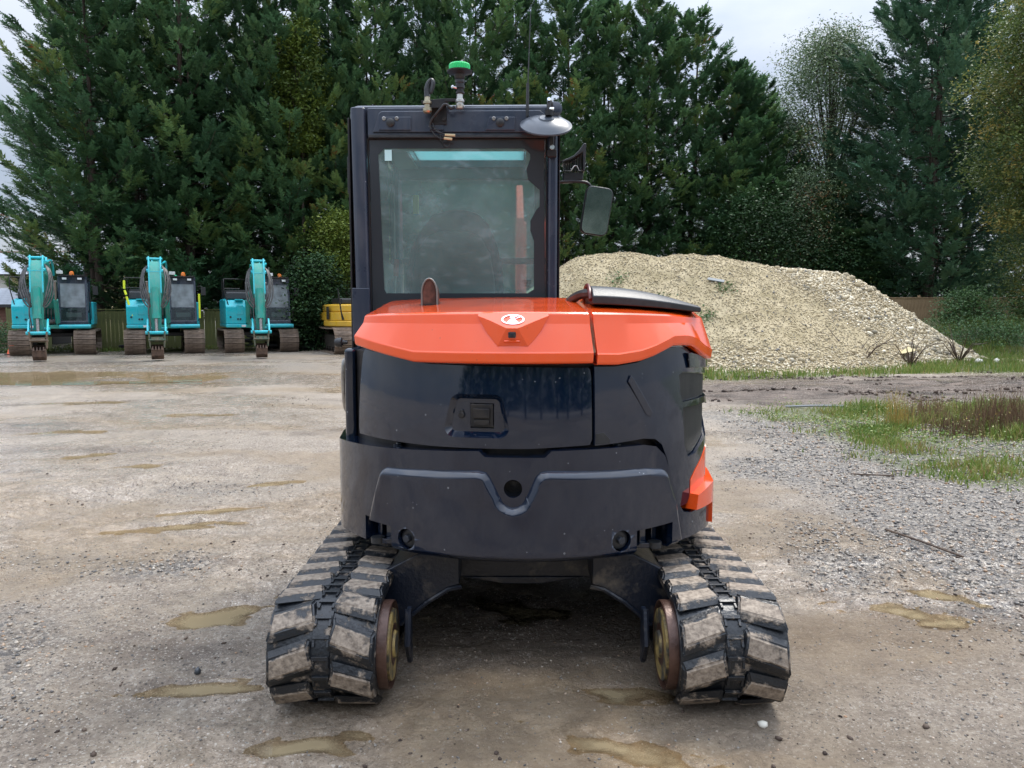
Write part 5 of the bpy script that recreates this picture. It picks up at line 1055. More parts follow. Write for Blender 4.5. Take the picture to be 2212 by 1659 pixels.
apply_bool(o, [bentN(rec, [(-.0005, 1.0), (-.0005, lambda th, z: .941 - .20 * max(0, z - 1.0) ** 2), (.020, .912), (.0205, .9115)]), bent([(-14.6, 1.075), (-14.6, 1.178), (-8.4, 1.178), (-8.4, 1.075)], 1.0, .897)])
finish(o.data, 35); bv = o.modifiers.new('b', 'BEVEL'); bv.width = .013; bv.segments = 4; bv.limit_method = 'ANGLE'; bv.angle_limit = R(40); bv.harden_normals = True
wn(o)
# sloped lower lip of the recess catches the sky
0 and PT('x', MB(), None)
lip = bent([(-19.2, 1.052), (-18.9, 1.088), (-6.4, 1.088), (-5.6, 1.052)], lambda th, z: .934 if z < 1.07 else .9135, .905, 2.5)
b = oriented(MB().box((0, 0, 0), (.094, .006, .094)), -11.5, .9145, 1.128); l = PT('latch', b, M_blackm, .003, o)
b = oriented(MB().box((0, 0, .010), (.070, .012, .040)), -11.5, .924, 1.128); PT('latch_handle', b, M_blackm, .003, l)
b = oriented(MB().box((0, 0, -.028), (.066, .010, .022)), -11.5, .921, 1.128); [b.add(*(lambda q: (q.v, q.f))(oriented(MB().cyl((dx, 0, -.028), (dx, .007, -.028), .006, n=10), -11.5, .921, 1.128))) for dx in (-.026, .026)]; PT('latch_plate', b, M_blackm, .002, l)
b = oriented(MB().lathe((0, 0, 0), (0, 1, 0), [(.013, 0), (.013, .006), (.010, .009), (.003, .009)], 14), -16.9, .913, 1.128); PT('key_lock', b, M_blackm, 0, o)
b = oriented(MB().lathe((0, 0, .014), (0, 1, 0), [(.009, 0), (.009, .004), (.005, .006)], 14), -16.9, .913, 1.128); PT('lock_cover', b, M_blackm, 0, o)

# --- body lining behind the panels (dark)
b = bent([(-92, .60), (-92, 1.37), (92, 1.37), (92, .60)], .885, .70); PT('body_core', b, M_blackm)
b = MB(); b.bx(-.84, .84, -.45, 1.0, .56, .66); PT('house_deck', b, M_cast, .02)
b = MB(); b.bx(-.845, -.79, -.42, 1.05, .56, 1.38); PT('left_side_panel', b, M_navy, .02)

# --- orange hood: profile lofted round the tail
def hood_mesh(ths, zb, r_top_in, side=0):
    rows = []
    for th in ths:
        z0 = zb(th); lift = 0
        zc = 1.545 - .02 * min(1, abs(th + 4) / 60) ** 2
        prof = [(.905, z0 + .010), (.950, z0), (.968, z0 + .004), (.972, z0 + .012), (.976, z0 + .044 + lift), (.972, z0 + .050 + lift), (.930, 1.50), (.922, zc - .004), (.910, zc + .003)]
        row = [(*plan(th, r), z) for r, z in prof]
        x, y = plan(th, .910); xi = x * .93 if side == 0 else x * .97; yt = -.16
        for f, zz in ((.35, .030), (.75, .060), (1.0, .074)):
            row.append((x + (xi - x) * f, y + (yt - y) * f, zc + zz * (1 - .12 * min(1, abs(th + 4) / 55) ** 2)))
        row.append((xi, yt, 1.42)); rows.append(row)
    mb = MB(); m = len(rows[0])
    v = [p for r in rows for p in r]; f = [(i * m + k, i * m + k + 1, (i + 1) * m + k + 1, (i + 1) * m + k) for i in range(len(rows) - 1) for k in range(m - 1)]
    f += [tuple(range(m)), tuple(range((len(rows) - 1) * m + m - 1, (len(rows) - 1) * m - 1, -1))]
    mb.add(v, f); return mb
zb1 = lambda th: 1.340 + (1.398 - 1.340) * max(0, min(1, (-28.5 - th) / 21.5))
ths = [-50.6, -49.8, -47, -44, -41, -38, -35, -32, -30, -28.5, -27, -24, -21, -18, -15, -12, -9, -6, -3.4, -1, 2, 5, 8, 11, 14, 15.4, 15.9]
o = PT('engine_hood', hood_mesh(ths, zb1, 0), M_orange, sm=8)
bv = o.modifiers.new('b', 'BEVEL'); bv.width = .004; bv.segments = 2; bv.limit_method = 'ANGLE'; bv.angle_limit = R(28); bv.harden_normals = True
hood = o
# exhaust opening
PT('exhaust_slot', MB().lathe((-.432, -.47, 1.566), (0, .06, 1), [(.050, 0), (.050, .012), (.043, .014), (.035, .012)], 24), M_rubberseal, 0, hood)
# camera bezel (raised pointed shield)
bez_top = [(-12.2, 1.532), (-8.6, 1.512), (-5.6, 1.490), (-4.7, 1.484), (-2.2, 1.484), (-1.2, 1.490), (1.9, 1.512), (5.3, 1.532)]
bez_bot = [(-12.2, 1.530), (-10.2, 1.475), (-8.4, 1.438), (-7.0, 1.413), (.2, 1.413), (1.7, 1.438), (3.4, 1.475), (5.3, 1.530)]
mb = MB(); n = 8
def bp(th, z, r): x, y = plan(th, r); return (x, y, z)
ro = [.930, .958, .982, .990, .990, .982, .958, .930]; rb = [.930, .946, .956, .966, .966, .956, .946, .930]
v = [bp(bez_top[i][0], bez_top[i][1], ro[i]) for i in range(n)] + [bp(bez_bot[i][0], bez_bot[i][1], rb[i]) for i in range(n)] + [bp(bez_top[i][0], 1.545, .915) for i in range(n)] + [bp(bez_bot[i][0], bez_bot[i][1] - .002, .920) for i in range(n)]
f = []
for i in range(n - 1): f += [(i, i + 1, n + i + 1, n + i), (2 * n + i, 2 * n + i + 1, i + 1, i), (n + i, n + i + 1, 3 * n + i + 1, 3 * n + i)]
mb.add(v, f); bez = PT('camera_shield', mb, M_orange, .003, hood, sm=20)
b = oriented(MB().box((0, 0, 0), (.030, .016, .024)), -3.5, .979, 1.458); cmr = PT('camera', b, M_blackp, .004, hood)
b = oriented(MB().lathe((0, .008, 0), (0, 1, 0), [(.006, 0), (.006, .002), (.003, .003)], 12), -3.5, .979, 1.458); PT('camera_lens', b, mat('lens_black', (.02, .02, .03), .05), 0, cmr)
b = oriented(MB().box((0, 0, 0), (.062, .010, .008), (R(40), 0, 0)), -3.5, .974, 1.432); PT('shield_step', b, M_orange, .002, hood)
# maker's oval emblem lying on the shield's top facet
E_ = Matrix.Translation((*plan(-3.4, .950), 1.5155)) @ Euler((R(40), 0, R(-3))).to_matrix().to_4x4()
def emb(mb): mb.v = [tuple(E_ @ Vector(p)) for p in mb.v]; return mb
b = MB(); NN = 40
ring = []
for i in range(NN):
    a = 2 * math.pi * i / NN
    for (k, h) in ((1.0, 0), (1.0, .004), (.84, .004), (.84, 0)): ring.append((.046 * k * math.cos(a), .030 * (k if k > .9 else .80) * math.sin(a), h))
b.add(ring, [(i * 4 + k, ((i + 1) % NN) * 4 + k, ((i + 1) % NN) * 4 + (k + 1) % 4, i * 4 + (k + 1) % 4) for i in range(NN) for k in range(4)]); em = PT('emblem', emb(b), M_chrome, 0, hood)
b = MB(); b.prism([(-.026, -.022), (.026, -.022), (.006, .004), (-.008, .004)], 'z', .0005, .0045); b.prism([(-.013, .008), (.002, .008), (.022, .022), (-.010, .024)], 'z', .0005, .0045); b.prism([(.004, .0), (.012, .004), (.036, .016), (.028, .020)], 'z', .0005, .004); PT('emblem_mark', emb(b), M_chrome, 0, em)

# --- right hand orange cover, dark flank, lower orange
def zb2(th): return float(np.interp(th, [16.5, 22.5, 29, 33, 40, 45, 49, 56, 61, 92], [1.334, 1.332, 1.345, 1.362, 1.402, 1.403, 1.395, 1.35, 1.33, 1.28]))
ths = [16.8, 17.4, 20, 22.5, 25, 27, 29, 31, 33, 35, 37.5, 40, 42, 44, 46, 48, 50, 52, 54, 56, 58, 60, 61, 62, 70, 84, 92]
o = PT('right_cover', hood_mesh(ths, zb2, 0, 1), M_orange, sm=8)
bv = o.modifiers.new('b', 'BEVEL'); bv.width = .004; bv.segments = 2; bv.limit_method = 'ANGLE'; bv.angle_limit = R(28); bv.harden_normals = True
flank = [(16.9, 1.006), (16.9, 1.327), (22.5, 1.326), (29, 1.338), (33, 1.355), (40, 1.395), (45, 1.396), (49, 1.388), (56, 1.343), (61, 1.32), (75, 1.29), (75, 1.02), (65, .945), (61, .91), (58, .875), (54, .84), (51, .80), (50.8, .72), (49.5, .695), (45.8, .69), (44.6, .715), (42.2, .80), (39.6, .92), (37.5, .985), (35, 1.012), (31, 1.020), (20, 1.008)]
ZC[0] = 1; b = bent(flank, lambda th, z: .952 - .12 * max(0, z - 1.0) ** 2, .905); ZC[0] = 0; o = PT('flank_panel', b, M_navy)
apply_bool(o, [bent([(45.2, 1.195), (45.0, 1.275), (47, 1.287), (73, 1.25), (73, 1.165), (46.4, 1.155)], 1.05, .928), bent([(46.6, 1.13), (46.4, 1.105), (47.5, .96), (49.5, .905), (54, .912), (60, .955), (73, 1.07), (73, 1.13)], 1.05, .928)])
finish(o.data, 35); bv = o.modifiers.new('b', 'BEVEL'); bv.width = .007; bv.segments = 3; bv.limit_method = 'ANGLE'; bv.angle_limit = R(40); bv.harden_normals = True; fl = o; wn(o)
M_mesh = mat('grille_mesh', (.010, .011, .012), .5, col2=(.03, .03, .028), nscale=9, stretch=(6, 6, .6), bump=.3, bscale=300)
for pl in ([(45.4, 1.197), (45.2, 1.273), (47, 1.283), (72.5, 1.247), (72.5, 1.168), (46.4, 1.158)], [(46.8, 1.127), (46.6, 1.105), (47.7, .965), (49.6, .911), (54, .918), (60, .961), (72.5, 1.073), (72.5, 1.127)]):
    PT('grille', bent(pl, .934, .926, 2.5), M_mesh, 0, fl)
0 and PT('flank_crease', bent([(40.5, 1.215), (46.2, 1.36), (49, 1.375), (49, 1.37), (46.6, 1.345), (41.4, 1.21)], .953, .945, 1.5), M_navy, .002, fl)
PT('flank_scoop', bent([(26.0, 1.262), (26.8, 1.29), (28.0, 1.268), (34.2, 1.125), (33.2, 1.108), (31.8, 1.118)], .9535, .945, 20), M_navy, .0035, fl)
PT('flank_trim', bent([(49.5, 1.302), (48.6, 1.368), (50, 1.37), (72, 1.318), (72, 1.285)], .953, .945), M_navy, .004, fl)
PT('corner_bracket', bent([(17.1, 1.012), (17.1, 1.055), (19.2, 1.058), (20.9, 1.03), (20.9, 1.012)], .954, .948), M_blackp, .001, fl)
PT('lower_right_panel', bent([(50.7, .662), (51.0, .796), (54, .836), (58, .871), (61, .906), (65, .941), (75, 1.016), (92, 1.12), (92, .58), (70, .58), (62, .60), (62, .662)], .955, .88), M_orange, .012)
b = bent([(50, .668), (51, .735), (61, .76), (92, .78), (92, .56), (63.2, .56), (63.2, .664)], .995, .94); PT('lower_right_skirt', b, M_orange, .012)
b = MB(); b.bx(.80, .86, -.2, 1.05, .6, 1.36); PT('right_side_panel', b, M_navy, .02)
# black cover lying on the right hood (hose shroud) and pivot
secs = []
for i, t in enumerate(np.linspace(0, 1, 11)):
    x = .285 + .50 * t; y = -.52 + .10 * t; w = .17 * (1 - .25 * t * t); h = .052 * (1 - t ** 2.2) + .010; z = 1.600 - .035 * t ** 1.5
    secs.append([(x, y - w, z - .02), (x, y - w, z + h * .25), (x, y - w * .75, z + h * .75), (x, y - w * .3, z + h), (x, y + w * .3, z + h), (x, y + w, z + h * .6), (x, y + w, z - .02)])
mb = MB(); m = 7; mb.add([p for s_ in secs for p in s_], [(i * m + k, i * m + (k + 1) % m, (i + 1) * m + (k + 1) % m, (i + 1) * m + k) for i in range(10) for k in range(m)] + [tuple(range(m - 1, -1, -1)), tuple(range(10 * m, 11 * m))])
cov = PT('top_shroud', mb, M_blackp, .006)
PT('shroud_ring', MB().tube([(.280, -.66, 1.60), (.278, -.60, 1.655), (.278, -.50, 1.672), (.28, -.38, 1.65), (.28, -.34, 1.6)], .009, 8, smooth=2), mat('dark_red_seal', (.10, .012, .01), .4), 0, cov)
PT('hose', MB().tube([(.20, -.30, 1.58), (.24, -.45, 1.625), (.30, -.52, 1.635), (.4, -.5, 1.62)], .022, 8, smooth=2), M_hose, 0, cov)
PT('exhaust_pipe', (lambda q: q)(MB().lathe((-.432, -.47, 1.50), (0, .10, 1), [(.040, 0), (.040, .115), (.039, .135), (.036, .152), (.030, .168), (.020, .180), (.006, .186)], 26)), mat('sooty_steel', (.10, .085, .075), .45, .7, col2=(.26, .15, .10), nscale=14, lo=.4, hi=.7), 0, hood)
eo = MB(); pr = [( .030 * math.cos(R(a)), .060 * math.sin(R(a)) if a <= 180 else 0) for a in range(0, 181, 15)]
eo.prism([(-.432 + p[0], 1.63 + p[1] * 1.05) for p in pr] + [(-.462, 1.53), (-.402, 1.53)], 'y', -.512, -.500); PT('exhaust_outlet', eo, mat('exhaust_inside', (.055, .03, .022), .6, .4, col2=(.20, .10, .07), nscale=16), .004, hood)
pt = MB(); pt.tube([(-.432 + .034 * math.cos(R(a)), -.512, 1.63 + .066 * math.sin(R(a))) for a in range(0, 181, 15)], .0045, 6); pt.tube([(-.466, -.512, 1.63), (-.467, -.515, 1.535)], .0045, 6); pt.tube([(-.398, -.512, 1.63), (-.397, -.515, 1.535)], .0045, 6); PT('exhaust_rim', pt, mat('rim_steel', (.25, .24, .22), .4, .8), 0, hood)

def skylight_mat():
    m, nt, b = new_mat('milky_skylight'); b.inputs['Base Color'].default_value = (.38, .55, .58, 1); tl = nt.nodes.new('ShaderNodeBsdfTranslucent'); tl.inputs[0].default_value = (.40, .58, .60, 1); mx = nt.nodes.new('ShaderNodeMixShader'); mx.inputs[0].default_value = .85
    nt.links.new(b.outputs[0], mx.inputs[1]); nt.links.new(tl.outputs[0], mx.inputs[2]); nt.links.new(mx.outputs[0], nt.nodes['Material Output'].inputs[0]); return m
# --- cab (rear face at local y = -.10)
CY = -.10
def rrect(x0, x1, z0, z1, r, n=5): return arcpts(x1 - r, z1 - r, r, r, 0, 90, n) + arcpts(x0 + r, z1 - r, r, r, 90, 180, n) + arcpts(x0 + r, z0 + r, r, r, 180, 270, n) + arcpts(x1 - r, z0 + r, r, r, 270, 360, n)
cab = PT('cab_frame', MB().bx(-.84, .15, CY + .02, 1.20, .70, 1.30), M_cabgrey, .02)
def post(name, x, y, w, d, z0, z1, lx=0, **k):
    return PT(name, MB().prism([(x - w / 2, y), (x - w / 2 + .012, y - d * .42), (x - w * .2, y - d / 2), (x + w * .2, y - d / 2), (x + w / 2 - .012, y - d * .42), (x + w / 2, y), (x + w / 2, y + d / 2), (x - w / 2, y + d / 2)], 'z', z0, z1), M_cabgrey, .006, cab, **k)
pl = post('left_rear_post', -.818, CY + .02, .088, .10, 1.20, 2.545); pl.data.transform(Matrix.Shear('XZ', 4, (0, 0)) if False else Matrix.Identity(4))
for v in pl.data.vertices: v.co.x += (2.545 - v.co.z) * .012
post('right_rear_post', .142, CY + .02, .066, .09, 1.45, 2.55)
post('left_front_post', -.82, 1.16, .07, .08, 1.2, 2.5); post('right_front_post', .135, 1.16, .07, .08, 1.2, 2.5); post('left_mid_post', -.835, .45, .04, .08, 1.2, 2.5)
PT('post_sleeve', MB().bx(-.858, -.770, CY - .036, CY - .028, 1.40, 1.665), M_cabgrey, .003, cab)
PT('left_gutter', MB().bx(-.872, -.862, CY + .0, 1.1, 1.35, 2.50), M_blackm, .003, cab)
PT('door_hinge', MB().bx(-.886, -.872, CY + .04, CY + .11, 2.14, 2.32), M_blackp, .004, cab)
PT('door_hinge', MB().bx(-.878, -.866, CY - .02, CY + .05, 1.02, 1.14), M_blackp, .004, cab)
# roof and header
rf = MB(); rf.prism([(-.862, 2.47), (-.862, 2.54), (-.83, 2.562), (.15, 2.568), (.178, 2.545), (.178, 2.47)], 'y', CY + .01, 1.22)
ro_ = PT('roof', rf, M_cabgrey, .01, cab); apply_bool(ro_, [MB().bx(-.66, .02, .52, 1.06, 2.3, 2.7)]); 
PT('roof_hatch', MB().bx(-.655, .015, .525, 1.055, 2.515, 2.521), skylight_mat(), 0, cab, sm=None)
hd = PT('rear_header', MB().prism([(-.772, 2.402), (-.772, 2.545), (.135, 2.552), (.135, 2.402)], 'y', CY - .012, CY + .05), M_cabgrey, .006, cab)
PT('header_ridge', MB().prism([(-.745, 2.425), (-.715, 2.515), (-.70, 2.527), (.075, 2.532), (.10, 2.515), (.115, 2.425)], 'y', CY - .022, CY - .0125), M_cabgrey, .005, hd)
for x0, x1 in ((-.715, -.555), (-.465, -.395), (-.19, -.045)):
    PT('header_plate', MB().prism([(x0, 2.434), (x0 + .018, 2.498), (x1, 2.498), (x1, 2.434)], 'y', CY - .029, CY - .0225), M_cabgrey, .003, hd)
for cx in (-.655, -.118):
    PT('rubber_plug', MB().lathe((cx, CY - .0285, 2.470), (0, -1, 0), [(.021, 0), (.021, .006), (.014, .011), (.002, .012)], 18), M_blackp, 0, hd)
    for dx in (-.031, .031): PT('socket_screw', MB().lathe((cx + dx, CY - .0285, 2.489), (0, -1, 0), [(.0095, 0), (.0095, .006), (.0055, .007), (.0045, .002)], 12), M_steel, 0, hd)
PT('drip_rail', MB().prism([(-.765, 2.398), (-.765, 2.412), (.12, 2.412), (.12, 2.398)], 'y', CY - .03, CY - .012), M_blackp, .002, hd)
PT('post_cap', MB().lathe((.150, CY - .02, 2.535), (0, -1, 0), [(.036, 0), (.036, .008), (.03, .012), (.0, .012)], 24), M_cabgrey, 0, cab)
# rear window
gx0, gx1, gz0, gz1 = -.765, .108, 1.500, 2.392
g = MB().add([(gx0 + .004, CY + .002, gz0), (gx1, CY + .002, gz0), (gx1 - .008, CY + .002, gz1), (gx0, CY + .002, gz1)], [(0, 1, 2, 3)]); gl = PT('rear_window', g, M_glass, 0, cab, sm=None)
outer = [(gx0 + .004, gz0), (gx1, gz0), (gx1 - .008, gz1), (gx0, gz1)]
ix0, ix1, iz0, iz1 = -.722, .050, 1.640, 2.352
inner = [(ix0 + .03, iz0)] + [(ix1 - .03, iz0), (ix1, iz0 + .02), (ix1, 1.90), (ix1 - .018, 1.95), (ix1 - .018, 2.0), (ix1 + .012, 2.055), (ix1 + .028, 2.07), (ix1 + .028, 2.15), (ix1 - .03, 2.20), (ix1 - .038, 2.25), (ix1 - .02, 2.30), (ix1 - .02, 2.325), (ix1 - .05, iz1)] + [(ix0 + .03, iz1), (ix0, iz1 - .03), (ix0 + .02, iz0 + .02)]  # upper right bulge draws the round mirror's dark reflection into the border
bm = bmesh.new()
def loop(pts): vs = [bm.verts.new((p[0], CY - .0015, p[1])) for p in pts]; return [bm.edges.new((vs[i], vs[(i + 1) % len(vs)])) for i in range(len(vs))]
es = loop(outer) + loop(inner); bmesh.ops.triangle_fill(bm, edges=es, use_beauty=True); me = bpy.data.meshes.new('window_border'); bm.to_mesh(me); bm.free(); finish(me, None); link('window_border', me, M_frit, gl)
PT('window_seal', MB().tube([(gx0 - .004, CY - .004, gz0), (gx0 - .006, CY - .004, gz1 + .004), (gx1, CY - .004, gz1 + .004), (gx1 + .006, CY - .004, gz0)], .006, 6), M_rubberseal, 0, cab)
PT('window_label', MB().bx(-.690, -.655, CY - .0032, CY - .0026, 2.292, 2.345), mat('pale_label', (.55, .82, .82), .5), 0, gl)
def text(body, size, loc, m, par, name='lettering', ext=.0004, al='CENTER'):
    cu = bpy.data.curves.new(name, 'FONT'); cu.body = body; cu.size = size; cu.align_x = al; cu.extrude = ext; cu.materials.append(m)
    t = bpy.data.objects.new(name, cu); COL.objects.link(t); t.parent = par; t.location = loc; t.rotation_euler = (R(90), 0, 0); return unfont(t)
text('Kubota\n43R-00\nAGC', .013, (.018, CY - .003, 1.700), M_blackp, gl)
# trailing lower edge visible through the glass, interior
PT('front_screen', MB().add([(-.78, 1.17, 1.30), (.10, 1.17, 1.30), (.10, 1.12, 2.44), (-.78, 1.12, 2.44)], [(0, 1, 2, 3)]), M_glassf, 0, cab, sm=None)
PT('front_header', MB().bx(-.8, .12, 1.08, 1.18, 2.40, 2.48), M_int, .01, cab)
PT('screen_bar', MB().bx(-.78, .10, 1.11, 1.16, 1.86, 1.90), M_int, .006, cab)
PT('roof_lining', MB().bx(-.80, -.665, .0, 1.1, 2.462, 2.472).bx(.025, .11, .0, 1.1, 2.462, 2.472).bx(-.665, .025, .0, .515, 2.462, 2.472), mat('lining', (.30, .32, .31), .8), 0, cab)
PT('floor', MB().bx(-.78, .10, .0, 1.1, 1.0, 1.31), M_int, 0, cab)
PT('left_door', MB().bx(-.85, -.82, .05, 1.1, 1.30, 1.85).bx(-.85, -.82, .05, .12, 1.85, 2.45).bx(-.85, -.82, 1.04, 1.1, 1.85, 2.45), M_int, .01, cab)
PT('side_pillar_trim', MB().bx(-.80, -.745, -.02, .06, 1.3, 2.45), M_intl, .01, cab)
PT('side_pillar_trim', MB().bx(.055, .10, .0, .07, 1.3, 2.45), M_intl, .01, cab)
PT('right_window', MB().add([(.128, .05, 1.35), (.128, 1.12, 1.35), (.128, 1.12, 2.45), (.128, .05, 2.45)], [(0, 1, 2, 3)]), M_glass2, 0, cab, sm=None)
seat_out = [(-.63, 1.30), (-.655, 1.50), (-.65, 1.75), (-.62, 1.90), (-.56, 2.00), (-.50, 2.075), (-.42, 2.105), (-.33, 2.108), (-.25, 2.09), (-.19, 2.03), (-.145, 1.92), (-.115, 1.80), (-.10, 1.55), (-.10, 1.30)]
st = PT('seat', MB().prism(seat_out, 'y', .28, .40), M_seat, .03, cab)
PT('seat_shell', MB().prism([(-.60, 1.35), (-.62, 1.55), (-.615, 1.72), (-.59, 1.86), (-.53, 1.955), (-.46, 1.985), (-.30, 1.985), (-.23, 1.955), (-.18, 1.86), (-.155, 1.72), (-.145, 1.35)], 'y', .262, .279), mat('seat_shell', (.085, .10, .105), .6), .008, st)
PT('armrest', MB().box((-.715, .30, 1.60), (.07, .10, .26)).box((-.03, .45, 1.58), (.07, .3, .1)), M_int, .03, st)
PT('lever', MB().tube([(-.705, .22, 1.56), (-.692, .21, 1.76)], .008, 6), M_steel, 0, cab); PT('lever_grip', MB().tube([(-.692, .21, 1.74), (-.684, .208, 1.83)], .014, 8), M_red, 0, cab)
PT('yellow_tag', MB().bx(-.66, -.625, .74, .75, 2.14, 2.25), mat('tag_yellow', (.7, .65, .12), .5), .002, cab)
PT('belt_guide', MB().tube([(-.725, .03, 2.20), (-.70, .03, 2.13), (-.68, .03, 2.20)], .008, 6), M_intl, 0, cab)
PT('wiper_motor', MB().bx(-.76, -.70, .02, .06, 2.12, 2.24), M_int, .01, cab)
# boom seen through the glass, standing in front of the cab
bo = MB(); beam(bo, [(1.45, .75), (1.55, 1.5), (1.75, 2.15), (2.3, 2.45), (3.0, 2.2)], .055, [.2, .24, .24, .22, .16]); bo.v = [(x + .0, y, z) for x, y, z in bo.v]; M_bo = mat('boom_orange', (.75, .05, .01), .6); boom = PT('boom', bo, M_bo, .012)
PT('boom_ram', MB().cyl((.0, 1.36, .9), (.0, 1.5, 1.7), .035, n=16), mat('ram_orange', (.75, .07, .02), .4), 0, boom)
st_ = MB(); beam(st_, [(3.0, 2.35), (3.1, 1.6), (3.05, .6)], .10, [.16, .2, .14]); st_.v = [(x + .02, y, z) for x, y, z in st_.v]; PT('stick', st_, M_orange, .012)
PT('bucket', MB().prism([(2.9, .55), (3.25, .5), (3.3, .2), (3.05, .03), (2.75, .1)], 'x', -.28, .32), M_blackm, .02)
PT('dozer_blade', MB().prism([(1.52, .05), (1.47, .12), (1.44, .28), (1.49, .44), (1.53, .44), (1.50, .28), (1.52, .14), (1.56, .05)], 'x', -.96, .96).bx(-.3, -.22, .5, 1.46, .2, .3).bx(.22, .3, .5, 1.46, .2, .3), M_frame, .004)

PT('reflection_block', MB().bx(-.28, .28, .95, 1.62, .34, .9), M_frame, .03)  # unseen block added to keep the orange boom out of the puddle's reflection
# --- things on the cab roof edge
br = PT('lamp_bracket', MB().prism([(-.500, 2.562), (-.495, 2.548), (-.46, 2.528), (-.395, 2.528), (-.385, 2.556), (-.288, 2.560), (-.283, 2.572), (-.40, 2.572)], 'y', CY - .075, CY - .068).bx(-.475, -.37, CY - .07, CY + .0, 2.555, 2.562).bx(-.455, -.38, CY - .033, CY - .028, 2.46, 2.56), M_blackm, .002, cab)
PT('bracket_bolt', MB().cyl((-.45, CY - .03, 2.486), (-.45, CY - .042, 2.486), .011, n=6).cyl((-.392, CY - .03, 2.486), (-.392, CY - .042, 2.486), .011, n=6), M_blackm, 0, br)
bc = PT('beacon_mount', MB().lathe((-.252, CY - .07, 2.555), (.0, 0, 1), [(.016, -.012), (.020, -.006), (.020, .012), (.014, .016), (.014, .022), (.022, .024), (.022, .036), (.015, .042), (.014, .075)], 18), mat('zinc', (.62, .62, .58), .3, .8), 0, br)
PT('beacon_stem', MB().lathe((-.250, CY - .07, 2.625), (-.02, 0, 1), [(.017, 0), (.021, .004), (.021, .014), (.016, .016), (.017, .03), (.023, .034), (.023, .052), (.020, .055), (.020, .062), (.024, .066), (.023, .082), (.019, .086), (.024, .092), (.027, .115), (.02, .125)], 20), M_blackp, 0, bc)
PT('wing_screw', MB().lathe((-.276, CY - .08, 2.662), (-1, -.3, .2), [(.008, -.01), (.008, .006), (.012, .008), (.010, .014), (.002, .018)], 12), M_chrome, 0, bc)
b = MB().lathe((-.2525, CY - .07, 2.738), (0, 0, 1), [(.026, 0), (.034, .004), (.060, .014), (.062, .022), (.050, .026)], 28); PT('beacon_base', b, M_blackp, 0, bc)
m, nt, bb = new_mat('green_beacon_lens'); bb.inputs['Base Color'].default_value = (.015, .62, .16, 1); bb.inputs['Roughness'].default_value = .18; bb.inputs['Subsurface Weight'].default_value = .4; bb.inputs['Subsurface Radius'].default_value = (.01, .03, .01)
wv = nt.nodes.new('ShaderNodeTexWave'); 
gl2 = MB(); ng = 64; pr_ = [(.050, .0), (.050, .030), (.046, .038), (.034, .043), (.004, .046)]; v = []
for (r, h) in pr_: v += [(r * (1 + (.025 if i % 2 else 0)) * math.cos(2 * math.pi * i / ng), r * (1 + (.025 if i % 2 else 0)) * math.sin(2 * math.pi * i / ng), h) for i in range(ng)]
gl2.add([(-.2525 + x, CY - .07 + y, 2.763 + z) for x, y, z in v], [(j * ng + i, j * ng + (i + 1) % ng, (j + 1) * ng + (i + 1) % ng, (j + 1) * ng + i) for j in range(4) for i in range(ng)] + [tuple(range(4 * ng, 5 * ng))]); PT('beacon_lens', gl2, m, 0, bc, sm=None)
# loose second mount with dangling connector, and wiring
s2 = PT('cable_mount', MB().lathe((-.447, CY - .07, 2.535), (0, 0, 1), [(.016, -.012), (.022, -.004), (.022, .010), (.015, .014), (.015, .030), (.022, .033), (.022, .045), (.015, .05), (.012, .085)], 16), mat('brass', (.45, .40, .28), .35, .8), 0, br)
PT('cable_boot', MB().tube([(-.447, CY - .07, 2.61), (-.450, CY - .068, 2.66), (-.440, CY - .066, 2.70), (-.425, CY - .066, 2.715), (-.418, CY - .07, 2.69), (-.425, CY - .075, 2.65), (-.43, CY - .078, 2.625)], [.016, .013, .012, .011, .012, .010, .006], 8, smooth=2), M_blackp, 0, s2)
for pts, r in (([(-.26, CY - .075, 2.55), (-.28, CY - .1, 2.535), (-.32, CY - .1, 2.565), (-.36, CY - .09, 2.535), (-.42, CY - .06, 2.50), (-.44, CY - .045, 2.48), (-.43, CY - .045, 2.45)], .008),
               ([(-.43, CY - .045, 2.45), (-.41, CY - .05, 2.425), (-.36, CY - .045, 2.405), (-.35, CY - .04, 2.39), (-.34, CY - .035, 2.375), (-.31, CY - .035, 2.368), (-.295, CY - .035, 2.385)], .0035),
               ([(-.42, CY - .05, 2.48), (-.40, CY - .055, 2.44), (-.34, CY - .05, 2.43), (-.315, CY - .05, 2.42), (-.33, CY - .05, 2.405), (-.37, CY - .05, 2.41)], .004), ([(-.44, CY - .04, 2.47), (-.41, CY - .05, 2.46), (-.37, CY - .05, 2.44), (-.36, CY - .05, 2.40)], .0035)):
    PT('cable', MB().tube(pts, r, 8, smooth=2), M_blackp, 0, br)
PT('cable_tape', MB().tube([(-.365, CY - .052, 2.424), (-.315, CY - .052, 2.422)], .006, 6).tube([(-.37, CY - .052, 2.408), (-.33, CY - .052, 2.404)], .006, 6), M_tape, 0, br)
PT('antenna', MB().tube([(.015, CY - .02, 2.50), (.017, CY - .02, 2.66), (.018, CY - .02, 2.66), (.030, CY - .02, 2.99)], [.008, .007, .003, .002], 8), M_blackp, 0, cab)
def remap(o, fn):
    for v in o.data.vertices: v.co = fn(v.co)
for q in br.children:
    dx = -.060 if q.name.startswith('beacon') else -.022
    if q.name.startswith(('beacon', 'cable')):
        for r_ in (q, *q.children):
            remap(r_, lambda c: Vector((c.x + (dx if not q.name.startswith('cable.') and q.name != 'cable' else (-.06 * min(1, max(0, (c.x + .44) / .18)) - .02)), c.y, 2.537 + (c.z - 2.555) * .80 if c.z > 2.555 else c.z - .018)))
